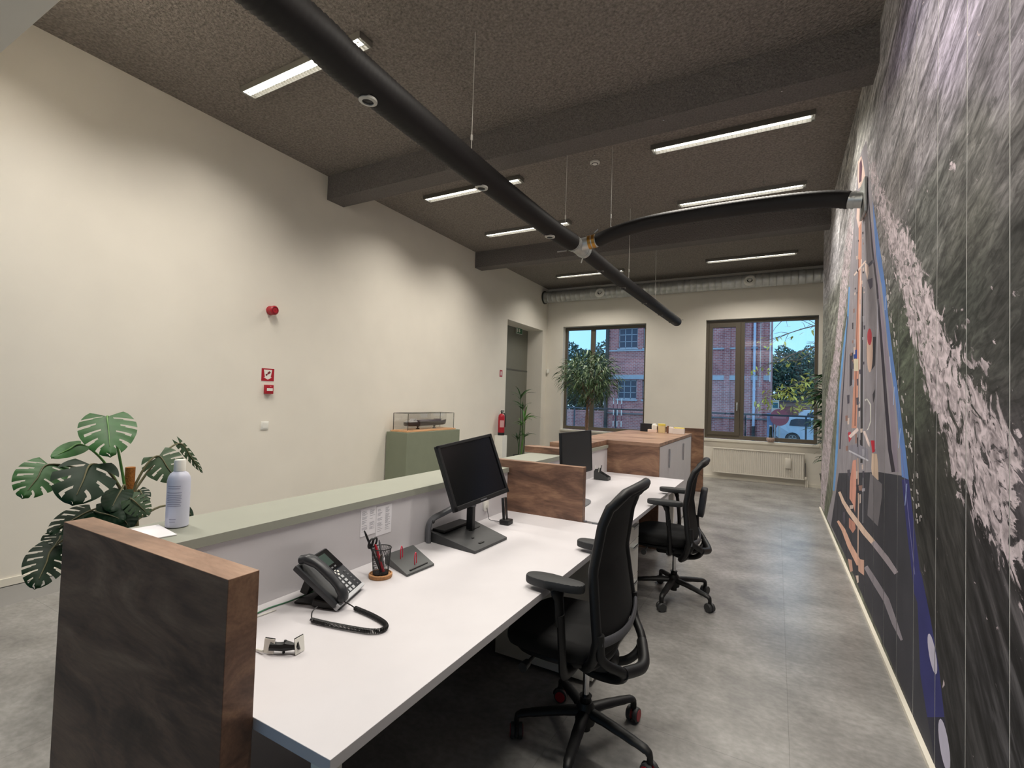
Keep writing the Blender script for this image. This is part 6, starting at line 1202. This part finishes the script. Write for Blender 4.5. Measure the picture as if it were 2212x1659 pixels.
# far garages, kiosk board
gb = empty('garage_row', (5, 44, GZ), 'row of reddish garages far behind the silver car', 'building'); ivg = Matrix.Translation(-gb.location)
k(B('wall', (-.1, 44, GZ), (12, 46, 1.9), pm('garage_wall', (176, 150, 140), .85), gb), ivg)
for i in range(5): k(B('garage_door', (.2+i*2.3, 43.94, GZ), (2.1+i*2.3, 44, 1.55), pm('garage_door', (166, 112, 110), .7), gb), ivg)
k(B('roof', (-.3, 43.8, 1.9), (12.2, 46.2, 2.05), pm('garage_roof', (96, 98, 104), .8), gb), ivg)
# round road sign on a post, and a cabinet post
rs = empty('road_sign', (.10, 21.0, GZ), 'round dull red road sign on a post in front of the silver car', 'sign')
Mx = frame(Vector((.0, -.04, 1.60)), Vector((1, 0, 0)), Vector((0, 0, 1)), Vector((0, -1, 0)))
MB().lathe([(0, 0), (.32, 0), (.32, .012), (0, .012)], 36, Mx).obj('disc', pm('sign_red', (186, 104, 116), .5), rs); MB().box((-.22, -.05, .012), (.22, .05, .014), 0, Mx).obj('bar', pm('sign_bar', (206, 138, 146), .5), rs)
MB().tube([(0, 0, 0), (0, 0, 1.95)], .03, 10).obj('post', m_steel, rs)
kp = empty('cabinet_post', (-.22, 21.2, GZ), 'pale blue-white street cabinet with a white notice board, left of the round sign', 'cabinet')
MB().box((-.10, -.1, 0), (.10, .1, 1.75), .01).obj('cabinet', pm('cabinet_blue', (140, 160, 196), .6), kp); MB().box((.05, -.12, 1.65), (.30, -.09, 2.25)).obj('board', m_whitep, kp); MB().box((.09, -.125, 1.95), (.26, -.12, 2.15)).obj('board_print', pm('board_teal', (60, 120, 140), .6), kp); MB().tube([(.17, -.08, 0), (.17, -.08, 2.0)], .02, 8).obj('board_post', m_steel, kp)
# striped posts in front of the factory
for i, x in enumerate((-6.85, -6.66, -6.46)):
    o = MB()
    for j in range(8): o.tube([(x, 22.6, GZ+j*.27), (x, 22.6, GZ+j*.27+.27)], .022, 8, mi=j % 2)
    o = o.obj('striped_post', [pm('post_red', (126, 62, 78), .5), m_whitep]); tag(o, ('left', 'middle', 'right')[i]+'most of three red and white striped posts outside the left window' if i != 1 else 'middle one of three red and white striped posts outside the left window', 'post', 'striped posts outside')
# railing outside the right window
rl = empty('railing', (-.3, YF+1.6, -.02), 'dark metal railing with glass panels just outside the windows', 'railing'); ivl = Matrix.Translation(-rl.location)
k(MB().box((-7, YF+1.58, 1.285), (3, YF+1.63, 1.325), .004).obj('top_rail', pm('rail_teal', (64, 82, 98), .4), rl), ivl)
for x in (-6, -4.85, -3.7, -1.75, -.645, .55, 1.7): k(B('post', (x, YF+1.59, -.02), (x+.035, YF+1.62, 1.285), pm('rail_teal', (64, 82, 98), .4), rl), ivl)
for a, b_ in ((-5.9, -4.9), (-4.75, -3.75), (-3.6, -1.8), (-1.65, -.69), (-.57, .5), (.62, 1.65)): k(B('glass_panel', (a, YF+1.60, .10), (b_, YF+1.606, 1.25), m_glass, rl), ivl)
# silver hatchback
def car(loc, mbody, lab, sc=1.0):
    c = empty('car', loc, lab, 'car')
    pr = [(0, .42), (.02, .62), (.0, .86), (.10, .98), (.30, 1.30), (.52, 1.46), (1.1, 1.50), (2.0, 1.48), (2.7, 1.28), (3.15, 1.02), (3.9, .92), (4.15, .75), (4.2, .45), (4.1, .28), (3.75, .26)]
    def arc(cx_, r_): return [(cx_+r_*math.cos(t_), .30+r_*math.sin(t_)) for t_ in [i*PI/8 for i in range(9)]]
    out = pr+[(x, z) for x, z in arc(3.35, .36)]+[(2.9, .24), (1.2, .24)]+[(x, z) for x, z in arc(.78, .36)]+[(.3, .28)]
    b = MB(); vs = []; n_ = len(out)
    lays = [(-.86, .99), (-.80, 1.0), (.80, 1.0), (.86, .99)]
    for y_, s_ in lays:
        for x, z in out:
            tum = 1-.14*max(0, (z-.9)/.6); vs.append((x, y_*tum, z if abs(y_) < .85 else .3+(z-.3)*s_))
    fs = [tuple(range(n_))[::-1], tuple(range(3*n_, 4*n_))]
    for l_ in range(3):
        for i in range(n_): fs.append((l_*n_+i, l_*n_+(i+1) % n_, (l_+1)*n_+(i+1) % n_, (l_+1)*n_+i))
    b.faces(vs, fs); bmesh.ops.recalc_face_normals(b.bm, faces=b.bm.faces[:]); bmesh.ops.triangulate(b.bm, faces=[f for f in b.bm.faces if len(f.verts) > 4])
    b.obj('body', mbody, c)
    w = MB(); g_ = [(.62, 1.02), (.70, 1.32), (.95, 1.40), (1.62, 1.40), (1.62, 1.00)]; g2 = [(1.70, 1.0), (1.70, 1.40), (2.05, 1.38), (2.62, 1.20), (2.85, 1.0)]
    for g__ in (g_, g2):
        for s_ in (-1, 1): w.faces([(x, s_*(.868*(1-.14*max(0, (z-.9)/.6))+.004), z) for x, z in g__], [tuple(range(len(g__)))])
    w.faces([(.085, -.66, .99), (.27, -.60, 1.27), (.27, .60, 1.27), (.085, .66, .99)], [(0, 1, 2, 3)])
    w.obj('side_windows', pm('car_glass', (44, 52, 66), .15), c)
    for x in (.78, 3.35):
        for s_ in (-1, 1):
            M_ = frame(Vector((x, s_*.78, .315)), Vector((1, 0, 0)), Vector((0, 0, 1)), Vector((0, -1, 0)))
            wh = MB().lathe([(.20, -.09), (.30, -.09), (.315, -.07), (.315, .07), (.30, .09), (.20, .09)], 24, M_).obj('wheel', m_black2, c, True)
            h = MB()
            for q in range(5): h.box((-.03, 0, .07), (.03, .2, .095), 0, M_ @ Matrix.Rotation(q*2*PI/5, 4, 'Z'))
            h.lathe([(.18, .07), (.21, .07), (.21, .095), (.18, .095)], 24, M_, cap=False).obj('rim', m_louvre, wh)
    MB().box((-.012, -.80, .78), (.16, -.60, .92), .01).box((-.012, .60, .78), (.16, .80, .92), .01).obj('tail_light', m_red, c)
    MB().box((.0, -.83, .36), (.06, .83, .46), .01).obj('bumper_trim', m_black2, c)
    return c
car((-.02, 30.6, GZ), pm('car_silver', (186, 200, 214), .3, .3), 'silver hatchback parked beyond the right window, cut off by the window frame')
vn = car((.9, 35.5, GZ), pm('car_white', (214, 226, 236), .35, .1), 'pale car parked behind the silver hatchback, only its upper half showing'); vn.scale = (1.1, 1.1, 1.25)
